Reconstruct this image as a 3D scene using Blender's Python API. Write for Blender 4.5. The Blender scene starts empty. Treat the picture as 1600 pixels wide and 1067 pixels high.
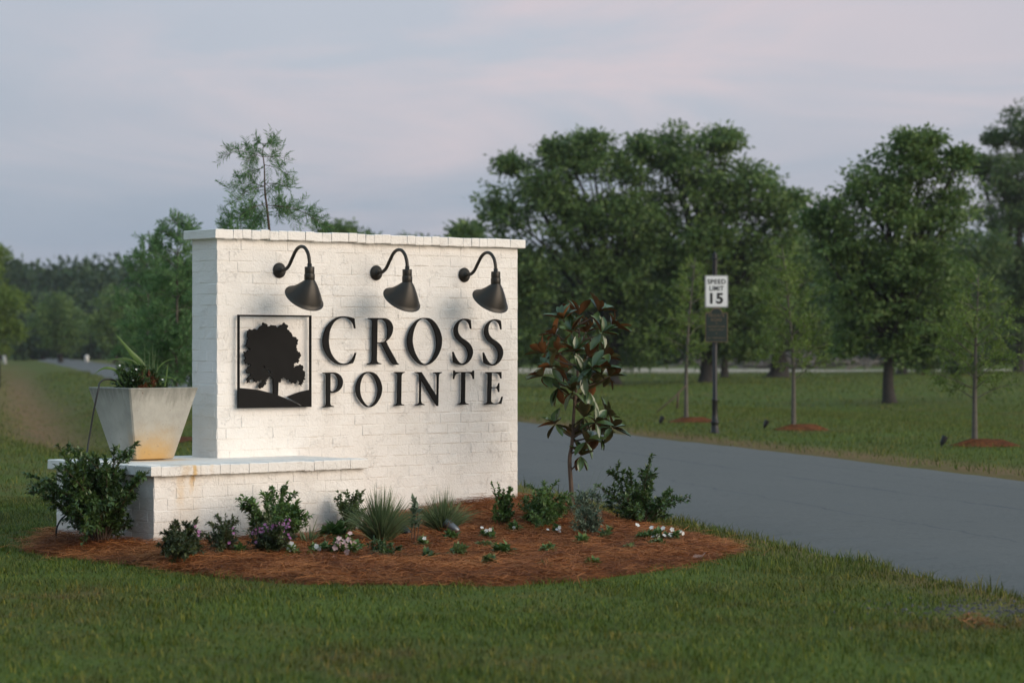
import bpy, math, random
import numpy as np
from mathutils import Vector, Matrix

R = math.radians
rnd = random.Random(7)
rng = np.random.default_rng(11)
scene = bpy.context.scene
C = scene.collection

# ------------------------------------------------------------------ camera
FPX = 3778.0            # focal length in photo pixels (about an 85 mm lens)
CAMH = 1.35
HY, CX = 543.0, 800.0   # horizon row and centre column of the photograph
cam_d = bpy.data.cameras.new('camera')
cam_d.sensor_width = 36.0
cam_d.lens = 36.0 * FPX / 1600.0
cam_d.shift_y = (HY - 533.5) / 1600.0
cam_d.clip_start = 0.1
cam_d.clip_end = 6000
cam_d.dof.use_dof = True
cam_d.dof.focus_distance = 17.6
cam_d.dof.aperture_fstop = 2.7
cam_d.dof.aperture_blades = 9
cam = bpy.data.objects.new('camera', cam_d)
cam.location = (0, 0, CAMH)
cam.rotation_euler = (R(90), 0, 0)
C.objects.link(cam)
scene.camera = cam

# ------------------------------------------------------------------ sky and sun
SUN_EL, SUN_AZ = 11.0, 116.0        # azimuth clockwise from +Y
world = bpy.data.worlds.new('World')
scene.world = world
world.use_nodes = True
wn, wl = world.node_tree.nodes, world.node_tree.links
wn.clear()
w_out = wn.new('ShaderNodeOutputWorld')
w_bg = wn.new('ShaderNodeBackground')
w_bg.inputs['Strength'].default_value = 0.05
sky = wn.new('ShaderNodeTexSky')
sky.sky_type = 'NISHITA'
sky.sun_disc = False
sky.sun_elevation = R(SUN_EL)
sky.sun_rotation = R(SUN_AZ)
sky.air_density = 1.2
sky.dust_density = 2.5
sky.ozone_density = 2.0
tc = wn.new('ShaderNodeTexCoord')
def wnode(kind, **kw):
    n = wn.new(kind)
    for k, v in kw.items():
        setattr(n, k, v)
    return n
# thin evening cloud: long soft streaks, lavender grey with pink where the low sun reaches it
mp = wnode('ShaderNodeMapping')
mp.inputs['Scale'].default_value = (1.0, 1.0, 4.2)
mp.inputs['Rotation'].default_value = (R(4), R(-7), 0)
wl.new(tc.outputs['Generated'], mp.inputs['Vector'])
n1 = wnode('ShaderNodeTexNoise'); n1.inputs['Scale'].default_value = 5.5; n1.inputs['Detail'].default_value = 6; n1.inputs['Roughness'].default_value = .55
n1.inputs['Distortion'].default_value = .6
wl.new(mp.outputs[0], n1.inputs['Vector'])
n2 = wnode('ShaderNodeTexNoise'); n2.inputs['Scale'].default_value = 2.3; n2.inputs['Detail'].default_value = 3
mp2 = wnode('ShaderNodeMapping'); mp2.inputs['Scale'].default_value = (1, 1, 3.0); mp2.inputs['Location'].default_value = (8.1, .1, 2.4); mp.inputs['Location'].default_value = (7, 3, 2)
wl.new(tc.outputs['Generated'], mp2.inputs['Vector']); wl.new(mp2.outputs[0], n2.inputs['Vector'])
r1 = wnode('ShaderNodeMapRange'); r1.inputs[1].default_value = .42; r1.inputs[2].default_value = .64
wl.new(n1.outputs['Fac'], r1.inputs[0])
r2 = wnode('ShaderNodeMapRange'); r2.inputs[1].default_value = .40; r2.inputs[2].default_value = .60
wl.new(n2.outputs['Fac'], r2.inputs[0])
mulp = wnode('ShaderNodeMath', operation='MULTIPLY'); wl.new(r1.outputs[0], mulp.inputs[0]); wl.new(r2.outputs[0], mulp.inputs[1])
def rgb(c, k=8.6):
    return (c[0] * k, c[1] * k, c[2] * k, 1)
veil = wnode('ShaderNodeMix', data_type='RGBA')      # blue-grey veil <-> lavender veil
sxyz = wnode('ShaderNodeSeparateXYZ'); wl.new(tc.outputs['Generated'], sxyz.inputs[0])
r3 = wnode('ShaderNodeMapRange'); r3.interpolation_type = 'SMOOTHSTEP'; r3.inputs[1].default_value = .0; r3.inputs[2].default_value = .15; r3.inputs[4].default_value = .75
wl.new(sxyz.outputs['Z'], r3.inputs[0])
r2s = wnode('ShaderNodeMath', operation='MULTIPLY_ADD', use_clamp=True); wl.new(r2.outputs[0], r2s.inputs[0]); r2s.inputs[1].default_value = .35; wl.new(r3.outputs[0], r2s.inputs[2])
wl.new(r2s.outputs[0], veil.inputs[0])
veil.inputs[6].default_value = rgb((.295, .370, .480))
veil.inputs[7].default_value = rgb((.520, .555, .640))
pink = wnode('ShaderNodeMix', data_type='RGBA')
wl.new(mulp.outputs[0], pink.inputs[0])
wl.new(veil.outputs[2], pink.inputs[6])
pink.inputs[7].default_value = rgb((.690, .600, .645))
zen = wnode('ShaderNodeMix', data_type='RGBA')       # the veil thins to blue overhead
r4 = wnode('ShaderNodeMapRange'); r4.interpolation_type = 'SMOOTHSTEP'; r4.inputs[1].default_value = .14; r4.inputs[2].default_value = .75
wl.new(sxyz.outputs['Z'], r4.inputs[0]); wl.new(r4.outputs[0], zen.inputs[0])
wl.new(pink.outputs[2], zen.inputs[6]); zen.inputs[7].default_value = rgb((.46, .68, .84))
cover = wnode('ShaderNodeMix', data_type='RGBA')     # clear sky seen through the thin cloud
cover.inputs[0].default_value = .88
wl.new(sky.outputs[0], cover.inputs[6]); wl.new(zen.outputs[2], cover.inputs[7])
wl.new(cover.outputs[2], w_bg.inputs['Color'])
wl.new(w_bg.outputs[0], w_out.inputs['Surface'])

sun_d = bpy.data.lights.new('sun', 'SUN')
sun_d.energy = 1.5
sun_d.angle = R(56)
sun_d.color = (1.0, .83, .665)
sun = bpy.data.objects.new('sun', sun_d)
sdir = Vector((math.sin(R(SUN_AZ)) * math.cos(R(SUN_EL)), math.cos(R(SUN_AZ)) * math.cos(R(SUN_EL)), math.sin(R(SUN_EL))))
sun.rotation_euler = (-sdir).to_track_quat('-Z', 'Y').to_euler()
sun.location = sdir * 60
C.objects.link(sun)

vs = scene.view_settings
vs.view_transform = 'Standard'
vs.look = 'None'
vs.exposure = 1.29
vs.gamma = 1.0
vs.use_curve_mapping = False
scene.render.engine = 'CYCLES'
scene.cycles.use_denoising = True
scene.cycles.max_bounces = 6
scene.cycles.transparent_max_bounces = 8

# ------------------------------------------------------------------ helpers: objects
def tag(o, label=None, cat=None, group=None, kind=None):
    if label: o['label'] = label
    if cat: o['category'] = cat
    if group: o['group'] = group
    if kind: o['kind'] = kind
    return o
def empty(name, loc, label=None, cat=None, group=None):
    o = bpy.data.objects.new(name, None)
    o.empty_display_size = .1
    o.location = loc
    C.objects.link(o)
    return tag(o, label, cat, group)
def link(name, me, parent=None, m=None):
    """mesh object; vertices are given in world space, parents sit at 'loc' without rotation"""
    o = bpy.data.objects.new(name, me)
    C.objects.link(o)
    if m is not None and not me.materials:
        for x in (m if isinstance(m, (list, tuple)) else [m]):
            me.materials.append(x)
    if parent is not None:
        o.parent = parent
        if parent.parent is None:                       # parents are only moved, never turned
            o.matrix_parent_inverse = Matrix.Translation(-Vector(parent.location))
    return o
def np_mesh(name, V, F, mats=None, mi=None, smooth=False):
    V = np.asarray(V, dtype=np.float32).reshape(-1, 3)
    F = np.asarray(F, dtype=np.int32)
    me = bpy.data.meshes.new(name)
    me.vertices.add(len(V)); me.vertices.foreach_set('co', V.ravel())
    k = F.shape[1]
    me.loops.add(F.size); me.loops.foreach_set('vertex_index', F.ravel())
    me.polygons.add(len(F)); me.polygons.foreach_set('loop_start', np.arange(0, F.size, k, dtype=np.int32))
    if mi is not None:
        me.polygons.foreach_set('material_index', np.asarray(mi, dtype=np.int32))
    if smooth:
        me.polygons.foreach_set('use_smooth', np.ones(len(F), dtype=bool))
    me.update(calc_edges=True)
    return me
class MB:
    """collects mixed polygons into one mesh"""
    def __init__(s): s.v, s.f, s.m, s.s = [], [], [], []
    def add(s, V, F, m=0, smooth=False):
        o = len(s.v)
        s.v += [tuple(map(float, p)) for p in V]
        for f in F:
            s.f.append([int(i) + o for i in f]); s.m.append(m); s.s.append(smooth)
        return s
    def box(s, c, d, axes=None, m=0):
        c = np.array(c, float); ax = np.eye(3) if axes is None else np.array(axes, float)
        V = [c + ax[0] * i * d[0] / 2 + ax[1] * j * d[1] / 2 + ax[2] * k * d[2] / 2 for i in (-1, 1) for j in (-1, 1) for k in (-1, 1)]
        return s.add(V, [(0, 1, 3, 2), (4, 6, 7, 5), (0, 4, 5, 1), (2, 3, 7, 6), (0, 2, 6, 4), (1, 5, 7, 3)], m)
    def tube(s, pts, rad, n=8, m=0, cap=True):
        V, F = tube(pts, rad, n)
        if cap: F = list(map(tuple, F)) + [tuple(range(n))[::-1], tuple(range(len(V) - n, len(V)))]
        return s.add(V, F, m, True)
    def lathe(s, c, prof, n=20, m=0):
        """prof: list of (radius, z)"""
        V, F = [], []
        for r, z in prof:
            for i in range(n):
                a = 2 * math.pi * i / n
                V.append((c[0] + r * math.cos(a), c[1] + r * math.sin(a), c[2] + z))
        for j in range(len(prof) - 1):
            for i in range(n):
                F.append((j * n + i, j * n + (i + 1) % n, (j + 1) * n + (i + 1) % n, (j + 1) * n + i))
        F.append(tuple(range(n))[::-1]); F.append(tuple(range((len(prof) - 1) * n, len(prof) * n)))
        return s.add(V, F, m, True)
    def build(s, name, m, parent=None):
        me = bpy.data.meshes.new(name)
        me.from_pydata(s.v, [], s.f)
        for x in (m if isinstance(m, (list, tuple)) else [m]): me.materials.append(x)
        me.polygons.foreach_set('material_index', s.m)
        me.polygons.foreach_set('use_smooth', s.s)
        me.update()
        return link(name, me, parent)
def tube(pts, rad, n=6):
    pts = np.asarray(pts, float); rad = np.broadcast_to(np.asarray(rad, float), (len(pts),))
    T = np.gradient(pts, axis=0); T /= np.linalg.norm(T, axis=1)[:, None] + 1e-9
    up = np.array([.31, .17, .93]) if abs(T[0][2]) < .8 else np.array([.93, .31, .17])
    A = np.cross(T, up); A /= np.linalg.norm(A, axis=1)[:, None] + 1e-9
    B = np.cross(T, A)
    th = np.arange(n) * 2 * np.pi / n
    V = (pts[:, None, :] + rad[:, None, None] * (np.cos(th)[None, :, None] * A[:, None, :] + np.sin(th)[None, :, None] * B[:, None, :])).reshape(-1, 3)
    F = []
    for j in range(len(pts) - 1):
        for i in range(n):
            F.append((j * n + i, j * n + (i + 1) % n, (j + 1) * n + (i + 1) % n, (j + 1) * n + i))
    return V, F
def smooth_path(P, n=12):
    """Catmull-Rom through the points"""
    P = np.asarray(P, float); P = np.vstack([2 * P[0] - P[1], P, 2 * P[-1] - P[-2]])
    out = []
    for i in range(1, len(P) - 2):
        t = np.linspace(0, 1, n, endpoint=False)[:, None]
        a, b, c, d = P[i - 1], P[i], P[i + 1], P[i + 2]
        out.append(.5 * ((2 * b) + (-a + c) * t + (2 * a - 5 * b + 4 * c - d) * t ** 2 + (-a + 3 * b - 3 * c + d) * t ** 3))
    return np.vstack(out + [P[-2:-1]])
def unit(v):
    v = np.asarray(v, float); return v / (np.linalg.norm(v, axis=-1, keepdims=True) + 1e-9)
def rand_dirs(n, up=0.0):
    v = rng.normal(size=(n, 3)); v[:, 2] += up
    return unit(v)
def leaves(P, D, L, W, fold=.25, curl=.15):
    """two-quad leaves: P base points, D directions, L lengths, W widths -> V, F"""
    n = len(P); D = unit(D)
    L = np.broadcast_to(L, (n,))[:, None]; W = np.broadcast_to(W, (n,))[:, None]
    S = np.cross(D, rand_dirs(n, .0) * .55 + np.array([0, 0, 1.0])); S = unit(S)
    N = np.cross(S, D)
    base, tip = P, P + D * L - N * L * curl
    mid = P + D * L * .5
    mr = mid + S * W / 2 + N * W * fold
    ml = mid - S * W / 2 + N * W * fold
    V = np.stack([base, mr, tip, ml, mid], 1).reshape(-1, 3)
    i = np.arange(n)[:, None] * 5
    F = np.concatenate([i + np.array([[0, 1, 2, 4]]), i + np.array([[0, 4, 2, 3]])], 0)
    return V, F
def kites(P, D, L, W):
    n = len(P); D = unit(D)
    L = np.broadcast_to(L, (n,))[:, None]; W = np.broadcast_to(W, (n,))[:, None]
    S = unit(np.cross(D, rand_dirs(n)))
    V = np.stack([P, P + D * L * .45 + S * W / 2, P + D * L, P + D * L * .45 - S * W / 2], 1).reshape(-1, 3)
    return V, np.arange(n * 4).reshape(-1, 4)
class QB:
    """collects numpy quad soups"""
    def __init__(s): s.V, s.F, s.M, s.n = [], [], [], 0
    def add(s, V, F, m=0):
        V = np.asarray(V, float).reshape(-1, 3); F = np.asarray(F, int)
        if len(F) == 0: return s
        s.V.append(V); s.F.append(F + s.n); s.M.append(np.full(len(F), m)); s.n += len(V); return s
    def tube(s, pts, rad, n=5, m=0):
        V, F = tube(pts, rad, n); return s.add(V, F, m)
    def build(s, name, m, parent=None, smooth=False):
        me = np_mesh(name, np.vstack(s.V), np.vstack(s.F), mi=np.concatenate(s.M), smooth=smooth)
        return link(name, me, parent, m)

# ------------------------------------------------------------------ helpers: materials
def new_mat(name):
    m = bpy.data.materials.new(name); m.use_nodes = True
    nt = m.node_tree
    return m, nt, nt.nodes, nt.links, nt.nodes['Principled BSDF']
def noise(nt, vec, scale, detail=4, rough=.55, dist=0):
    n = nt.nodes.new('ShaderNodeTexNoise')
    n.inputs['Scale'].default_value = scale; n.inputs['Detail'].default_value = detail
    n.inputs['Roughness'].default_value = rough; n.inputs['Distortion'].default_value = dist
    if vec is not None: nt.links.new(vec, n.inputs['Vector'])
    return n
def ramp(nt, fac, stops, interp='LINEAR'):
    r = nt.nodes.new('ShaderNodeValToRGB'); r.color_ramp.interpolation = interp
    e = r.color_ramp.elements
    while len(e) > 1: e.remove(e[-1])
    e[0].position = stops[0][0]; e[0].color = (*stops[0][1], 1)
    for p, c in stops[1:]:
        k = e.new(p); k.color = (*c, 1)
    nt.links.new(fac, r.inputs[0])
    return r
def mixc(nt, fac, a, b, mode='MIX'):
    m = nt.nodes.new('ShaderNodeMix'); m.data_type = 'RGBA'; m.blend_type = mode
    for sock, v in ((m.inputs[0], fac), (m.inputs[6], a), (m.inputs[7], b)):
        if hasattr(v, 'is_output') or isinstance(v, bpy.types.NodeSocket): nt.links.new(v, sock)
        elif isinstance(v, (int, float)): sock.default_value = v
        else: sock.default_value = (*v, 1)
    return m.outputs[2]
def math_n(nt, op, a, b=None, clamp=False):
    m = nt.nodes.new('ShaderNodeMath'); m.operation = op; m.use_clamp = clamp
    for i, v in enumerate((a, b)):
        if v is None: continue
        if isinstance(v, bpy.types.NodeSocket): nt.links.new(v, m.inputs[i])
        else: m.inputs[i].default_value = v
    return m.outputs[0]
def maprange(nt, v, a, b, c=0, d=1, smooth=True):
    m = nt.nodes.new('ShaderNodeMapRange')
    if smooth: m.interpolation_type = 'SMOOTHSTEP'
    nt.links.new(v, m.inputs[0])
    for i, x in enumerate((a, b, c, d)): m.inputs[i + 1].default_value = x
    return m.outputs[0]
def bump(nt, h, strength, dist, prev=None):
    b = nt.nodes.new('ShaderNodeBump'); b.inputs['Strength'].default_value = strength; b.inputs['Distance'].default_value = dist
    nt.links.new(h, b.inputs['Height'])
    if prev is not None: nt.links.new(prev, b.inputs['Normal'])
    return b.outputs[0]
def obj_co(nt):
    return nt.nodes.new('ShaderNodeTexCoord').outputs['Object']
def world_co(nt):
    return nt.nodes.new('ShaderNodeNewGeometry').outputs['Position']
def plain(name, col, rough=.6, metal=0, var=.12, scale=30, spec=.5):
    m, nt, N, L, b = new_mat(name)
    n = noise(nt, world_co(nt), scale)
    c0 = tuple(x * (1 - var) for x in col); c1 = tuple(min(1, x * (1 + var)) for x in col)
    r = ramp(nt, n.outputs['Fac'], [(.3, c0), (.7, c1)])
    L.new(r.outputs[0], b.inputs['Base Color'])
    b.inputs['Roughness'].default_value = rough; b.inputs['Metallic'].default_value = metal
    b.inputs['Specular IOR Level'].default_value = spec
    return m
def leaf_mat(name, cols, rough=.5, trans=.25, spec=.35, big=None):
    """cols: dark, mid, light; varied per leaf, with patches of 'big' noise"""
    m, nt, N, L, b = new_mat(name)
    g = N.new('ShaderNodeNewGeometry')
    n = noise(nt, g.outputs['Position'], big or 3.0, 2)
    f = math_n(nt, 'ADD', math_n(nt, 'MULTIPLY', g.outputs['Random Per Island'], .6), math_n(nt, 'MULTIPLY', maprange(nt, n.outputs['Fac'], .3, .7), .4))
    r = ramp(nt, f, [(.1, cols[0]), (.5, cols[1]), (.92, cols[2])])
    L.new(r.outputs[0], b.inputs['Base Color'])
    b.inputs['Roughness'].default_value = rough; b.inputs['Specular IOR Level'].default_value = spec
    t = N.new('ShaderNodeBsdfTranslucent'); L.new(r.outputs[0], t.inputs['Color'])
    mx = N.new('ShaderNodeMixShader'); mx.inputs[0].default_value = trans
    L.new(b.outputs[0], mx.inputs[1]); L.new(t.outputs[0], mx.inputs[2])
    L.new(mx.outputs[0], N['Material Output'].inputs['Surface'])
    return m

# ------------------------------------------------------------------ the lie of the land
def sstep(a, b, x):
    t = np.clip((np.asarray(x, float) - a) / (b - a), 0, 1); return t * t * (3 - 2 * t)
_ys = np.arange(-60, 1000.0, 1.0)
def _smooth(v):
    k = np.exp(-(np.arange(-8, 9) / 3.5) ** 2); k /= k.sum()
    return np.convolve(np.pad(v, 8, mode='reflect', reflect_type='odd'), k, 'valid')
_near = _smooth(np.interp(_ys, [-60, 13, 23.8, 45, 118.6, 164, 300, 1000], [20.9, 2.75, .06, -4.75, -20.4, -30, -60, -300]))
_far = _smooth(np.interp(_ys, [-60, 13, 25.2, 44.7, 117, 222, 300, 1000], [28.2, 8.62, 5.34, .1, -15.4, -38, -55, -285]))
near_x = lambda y: np.interp(y, _ys, _near)
far_x = lambda y: np.interp(y, _ys, _far)

# wall frame: A is the near corner of the tall wall, D runs along its face, NV points out of it
A2 = np.array([-2.11, 17.29]); D2 = np.array([.766, .643]); N2 = np.array([.643, -.766])
DV, NV, ZV = np.array([*D2, 0]), np.array([*N2, 0]), np.array([0, 0, 1.0])
WROT = math.atan2(D2[1], D2[0])
def WP(a, n, z):
    return np.array([A2[0] + a * D2[0] + n * N2[0], A2[1] + a * D2[1] + n * N2[1], z])
def to_wall(x, y):
    dx, dy = np.asarray(x) - A2[0], np.asarray(y) - A2[1]
    return dx * D2[0] + dy * D2[1], dx * N2[0] + dy * N2[1]
def P(px, py, depth):
    return np.array([(px - CX) / FPX * depth, depth, CAMH + (HY - py) / FPX * depth])
def flat(px, py, z=0.0):
    d = (CAMH - z) * FPX / (py - HY); return ((px - CX) / FPX * d, d)

BED = [flat(*q, .02) for q in ((35, 858), (90, 867), (150, 876), (300, 894), (480, 906), (650, 913), (780, 915), (900, 906), (1040, 886), (1120, 869), (1166, 857))]
BED += [flat(*q, .05) for q in ((1150, 845), (1080, 828), (1000, 814), (930, 796), (875, 781), (825, 770))]
BED += [tuple(WP(2.95, -.55, 0)[:2]), tuple(WP(0, -.62, 0)[:2]), tuple(WP(-1.1, -.66, 0)[:2]), flat(62, 847, 0)]
BED = np.array(BED)
def bed_sd(x, y):
    """signed distance to the bed outline, positive inside"""
    x = np.asarray(x, float); y = np.asarray(y, float); sh = x.shape; x = x.ravel(); y = y.ravel()
    ins = np.zeros(x.shape, bool); dm = np.full(x.shape, 1e9)
    for i in range(len(BED)):
        (x0, y0), (x1, y1) = BED[i], BED[(i + 1) % len(BED)]
        c = ((y0 > y) != (y1 > y)) & (x < (x1 - x0) * (y - y0) / (y1 - y0 + 1e-12) + x0); ins ^= c
        t = np.clip(((x - x0) * (x1 - x0) + (y - y0) * (y1 - y0)) / ((x1 - x0) ** 2 + (y1 - y0) ** 2), 0, 1)
        dm = np.minimum(dm, np.hypot(x - x0 - t * (x1 - x0), y - y0 - t * (y1 - y0)))
    return np.where(ins, dm, -dm).reshape(sh)
_tab = np.random.default_rng(77).uniform(-1, 1, (64, 64))
def vnoise(x, y, f):
    """smooth value noise in -1..1"""
    u, v = np.asarray(x, float) * f, np.asarray(y, float) * f; i, j = np.floor(u).astype(int), np.floor(v).astype(int)
    a, b = u - i, v - j; a, b = a * a * (3 - 2 * a), b * b * (3 - 2 * b); T = lambda p, q: _tab[p % 64, q % 64]
    return (T(i, j) * (1 - a) + T(i + 1, j) * a) * (1 - b) + (T(i, j + 1) * (1 - a) + T(i + 1, j + 1) * a) * b
def lawn_z(x, y):
    x = np.asarray(x, float); y = np.asarray(y, float)
    t = x - far_x(y); s = near_x(y) - x
    z = .018 * np.sin(x * .9 + 1.3) * np.cos(y * .55) + .010 * np.sin(x * 2.1 - y * 1.7)
    z = z * sstep(1, 3, np.maximum(t, s)) * (1 - sstep(20, 30, y))
    z = z - .22 * np.exp(-((t - 11.5) / 4.0) ** 2) * (t > 0)
    z = z - .42 * np.exp(-((s - 3.6) / 1.25) ** 2) * sstep(27, 44, y)
    z = z + .16 * sstep(5.5, 14, s) * sstep(26, 50, y)
    z = z - .05 * sstep(.0, .12, -np.maximum(t, s))
    return z
def bed_h(x, y):
    a, n = to_wall(x, y); sd = bed_sd(x, y)
    return np.clip(sd / .35, 0, 1) * (.036 + .115 * np.exp(-(((a - 2.55) / 1.15) ** 2 + ((n - .05) / .8) ** 2)))
def gz(x, y):
    return float(lawn_z(x, y) + bed_h(np.array([x]), np.array([y]))[0])
def G(px, py):
    """the ground point seen at a photo pixel"""
    z = 0.0
    for _ in range(40):
        x, y = flat(px, py, z); z = .6 * z + .4 * gz(x, y)
    return np.array([x, y, z])

# ------------------------------------------------------------------ materials of the ground
def lawn_colour(nt, pos):
    n1 = noise(nt, pos, .55, 5, .6); n2 = noise(nt, pos, 3.2, 4, .6)
    f = math_n(nt, 'ADD', math_n(nt, 'MULTIPLY', n1.outputs['Fac'], .6), math_n(nt, 'MULTIPLY', n2.outputs['Fac'], .4))
    return ramp(nt, f, [(.34, (.122, .094, .034)), (.42, (.098, .108, .022)), (.53, (.078, .112, .017)), (.66, (.104, .146, .023))]).outputs[0], n1
def make_lawn_mat():
    m, nt, N, L, b = new_mat('mown_lawn')
    pos = world_co(nt); col, _ = lawn_colour(nt, pos)
    sx = N.new('ShaderNodeAttribute'); sx.attribute_name = 'dry'
    n3 = noise(nt, pos, 1.1, 4, .65)
    dry = math_n(nt, 'MULTIPLY', sx.outputs['Fac'], maprange(nt, n3.outputs['Fac'], .25, .5), True)
    col = mixc(nt, dry, col, (.205, .120, .060))
    L.new(col, b.inputs['Base Color']); b.inputs['Roughness'].default_value = .9; b.inputs['Specular IOR Level'].default_value = .15
    fine = noise(nt, pos, 22, 3, .7)
    L.new(bump(nt, fine.outputs['Fac'], .9, .05), b.inputs['Normal'])
    return m
M = {}
M['lawn'] = make_lawn_mat()
def make_blade_mat():
    m, nt, N, L, b = new_mat('grass_blades')
    g = N.new('ShaderNodeNewGeometry'); col, _ = lawn_colour(nt, g.outputs['Position'])
    f = g.outputs['Random Per Island']
    v = ramp(nt, f, [(0, (.45, .50, .42)), (.5, (1.0, 1.0, .9)), (.82, (1.55, 1.5, 1.2)), (.90, (2.5, 1.8, 1.8)), (1, (3.1, 2.2, 2.3))])
    col = mixc(nt, 1.0, col, v.outputs[0], 'MULTIPLY')
    L.new(col, b.inputs['Base Color']); b.inputs['Roughness'].default_value = .55; b.inputs['Specular IOR Level'].default_value = .25
    t = N.new('ShaderNodeBsdfTranslucent'); L.new(col, t.inputs['Color'])
    mx = N.new('ShaderNodeMixShader'); mx.inputs[0].default_value = .3
    L.new(b.outputs[0], mx.inputs[1]); L.new(t.outputs[0], mx.inputs[2]); L.new(mx.outputs[0], N['Material Output'].inputs['Surface'])
    return m
M['blade'] = make_blade_mat()
def make_asphalt():
    m, nt, N, L, b = new_mat('worn_asphalt')
    pos = world_co(nt)
    n1 = noise(nt, pos, .35, 4, .6); n2 = noise(nt, pos, 160, 2, .7); n3 = noise(nt, pos, 2.4, 5, .65)
    base = ramp(nt, n1.outputs['Fac'], [(.3, (.056, .055, .049)), (.7, (.076, .074, .067))]).outputs[0]
    base = mixc(nt, maprange(nt, n2.outputs['Fac'], .35, .72), base, (.125, .124, .114))
    base = mixc(nt, math_n(nt, 'MULTIPLY', maprange(nt, n3.outputs['Fac'], .56, .7), .45), base, (.085, .088, .095))
    n4 = noise(nt, pos, 26, 3, .75); n5 = noise(nt, pos, 7, 4, .7)
    base = mixc(nt, math_n(nt, 'MULTIPLY', maprange(nt, n4.outputs['Fac'], .45, .75), .55), base, (.150, .148, .136))
    base = mixc(nt, math_n(nt, 'MULTIPLY', maprange(nt, n5.outputs['Fac'], .52, .7), .35), base, (.040, .041, .040))
    # paving joints and cracks along the road: real dark lines in the surface
    at = N.new('ShaderNodeAttribute'); at.attribute_name = 'across'
    wob = noise(nt, pos, 1.3, 5, .7)
    u = math_n(nt, 'ADD', at.outputs['Fac'], math_n(nt, 'MULTIPLY', math_n(nt, 'SUBTRACT', wob.outputs['Fac'], .5), .05))
    line = None
    for c, w in ((.52, .008), (.76, .0045), (.27, .0035), (.64, .002)):
        d = math_n(nt, 'ABSOLUTE', math_n(nt, 'SUBTRACT', u, c))
        k = maprange(nt, d, w * .4, w, 1, 0)
        line = k if line is None else math_n(nt, 'MAXIMUM', line, k)
    gate = maprange(nt, noise(nt, pos, .5, 2).outputs['Fac'], .36, .5)
    line = math_n(nt, 'MULTIPLY', line, gate)
    base = mixc(nt, math_n(nt, 'MULTIPLY', line, .75), base, (.045, .047, .052))
    L.new(base, b.inputs['Base Color']); b.inputs['Roughness'].default_value = .72; b.inputs['Specular IOR Level'].default_value = .4
    L.new(bump(nt, n2.outputs['Fac'], .6, .004), b.inputs['Normal'])
    return m
M['asphalt'] = make_asphalt()
M['dirt'] = plain('pale_dirt', (.36, .295, .215), .9, var=.2, scale=.6)
def make_straw_bed():
    m, nt, N, L, b = new_mat('pine_straw_litter')
    pos = world_co(nt); n1 = noise(nt, pos, 14, 5, .7); n2 = noise(nt, pos, 2, 3)
    f = math_n(nt, 'ADD', math_n(nt, 'MULTIPLY', n1.outputs['Fac'], .7), math_n(nt, 'MULTIPLY', n2.outputs['Fac'], .3))
    r = ramp(nt, f, [(.35, (.055, .020, .009)), (.5, (.13, .046, .017)), (.65, (.22, .080, .028))])
    L.new(r.outputs[0], b.inputs['Base Color']); b.inputs['Roughness'].default_value = .9; b.inputs['Specular IOR Level'].default_value = .1
    L.new(bump(nt, n1.outputs['Fac'], 1, .03), b.inputs['Normal'])
    return m
M['straw_bed'] = make_straw_bed()
M['straw'] = leaf_mat('pine_straw', ((.095, .030, .011), (.280, .095, .028), (.50, .200, .066)), .65, .1, .2, big=2.2)

# ------------------------------------------------------------------ ground, road, path, bed
def spaced(lo, hi, n, k):
    t = np.linspace(-1, 1, n) if lo < 0 else np.linspace(0, 1, n)
    s = np.sinh(k * t) / math.sinh(k)
    return s * hi if lo < 0 else lo + s * (hi - lo)
gx = spaced(-1400, 1400, 321, 7.2)
gy = np.concatenate([np.arange(-60, 6, 3.0), np.arange(6, 60, .3), 60 + spaced(0, 3200, 130, 5.0)])
X, Y = np.meshgrid(gx, gy)
# the columns fan out with distance so that near rows are fine
Xs = X * (.35 + .65 * np.clip(Y / 120, .0, 1))
Xs = np.where(np.abs(X) > 600, X, Xs)
Z = lawn_z(Xs, Y)
V = np.stack([Xs, Y, Z], -1).reshape(-1, 3)
nr, nc = X.shape
ii = (np.arange(nr - 1)[:, None] * nc + np.arange(nc - 1)[None, :]).ravel()
me = np_mesh('ground', V, np.stack([ii, ii + 1, ii + nc + 1, ii + nc], 1), smooth=True)
sflat = (near_x(Y) - Xs); tflat = Xs - far_x(Y)
dry = np.exp(-((sflat - 4.0) / 1.0) ** 2) * sstep(30, 46, Y) * .95
dry = np.maximum(dry, np.exp(-((tflat - .3) / .55) ** 2) * .9)
dry = np.maximum(dry, np.exp(-((sflat - .1) / .30) ** 2) * .55)
dry = np.maximum(dry, np.exp(-(((Xs - .5) / .9) ** 2 + ((Y - 20.6) / 1.6) ** 2)) * (sflat > 0) * .9)
at = me.attributes.new('dry', 'FLOAT', 'POINT'); at.data.foreach_set('value', dry.astype(np.float32).ravel())
ground = link('ground', me, None, M['lawn']); tag(ground, kind='structure')

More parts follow.
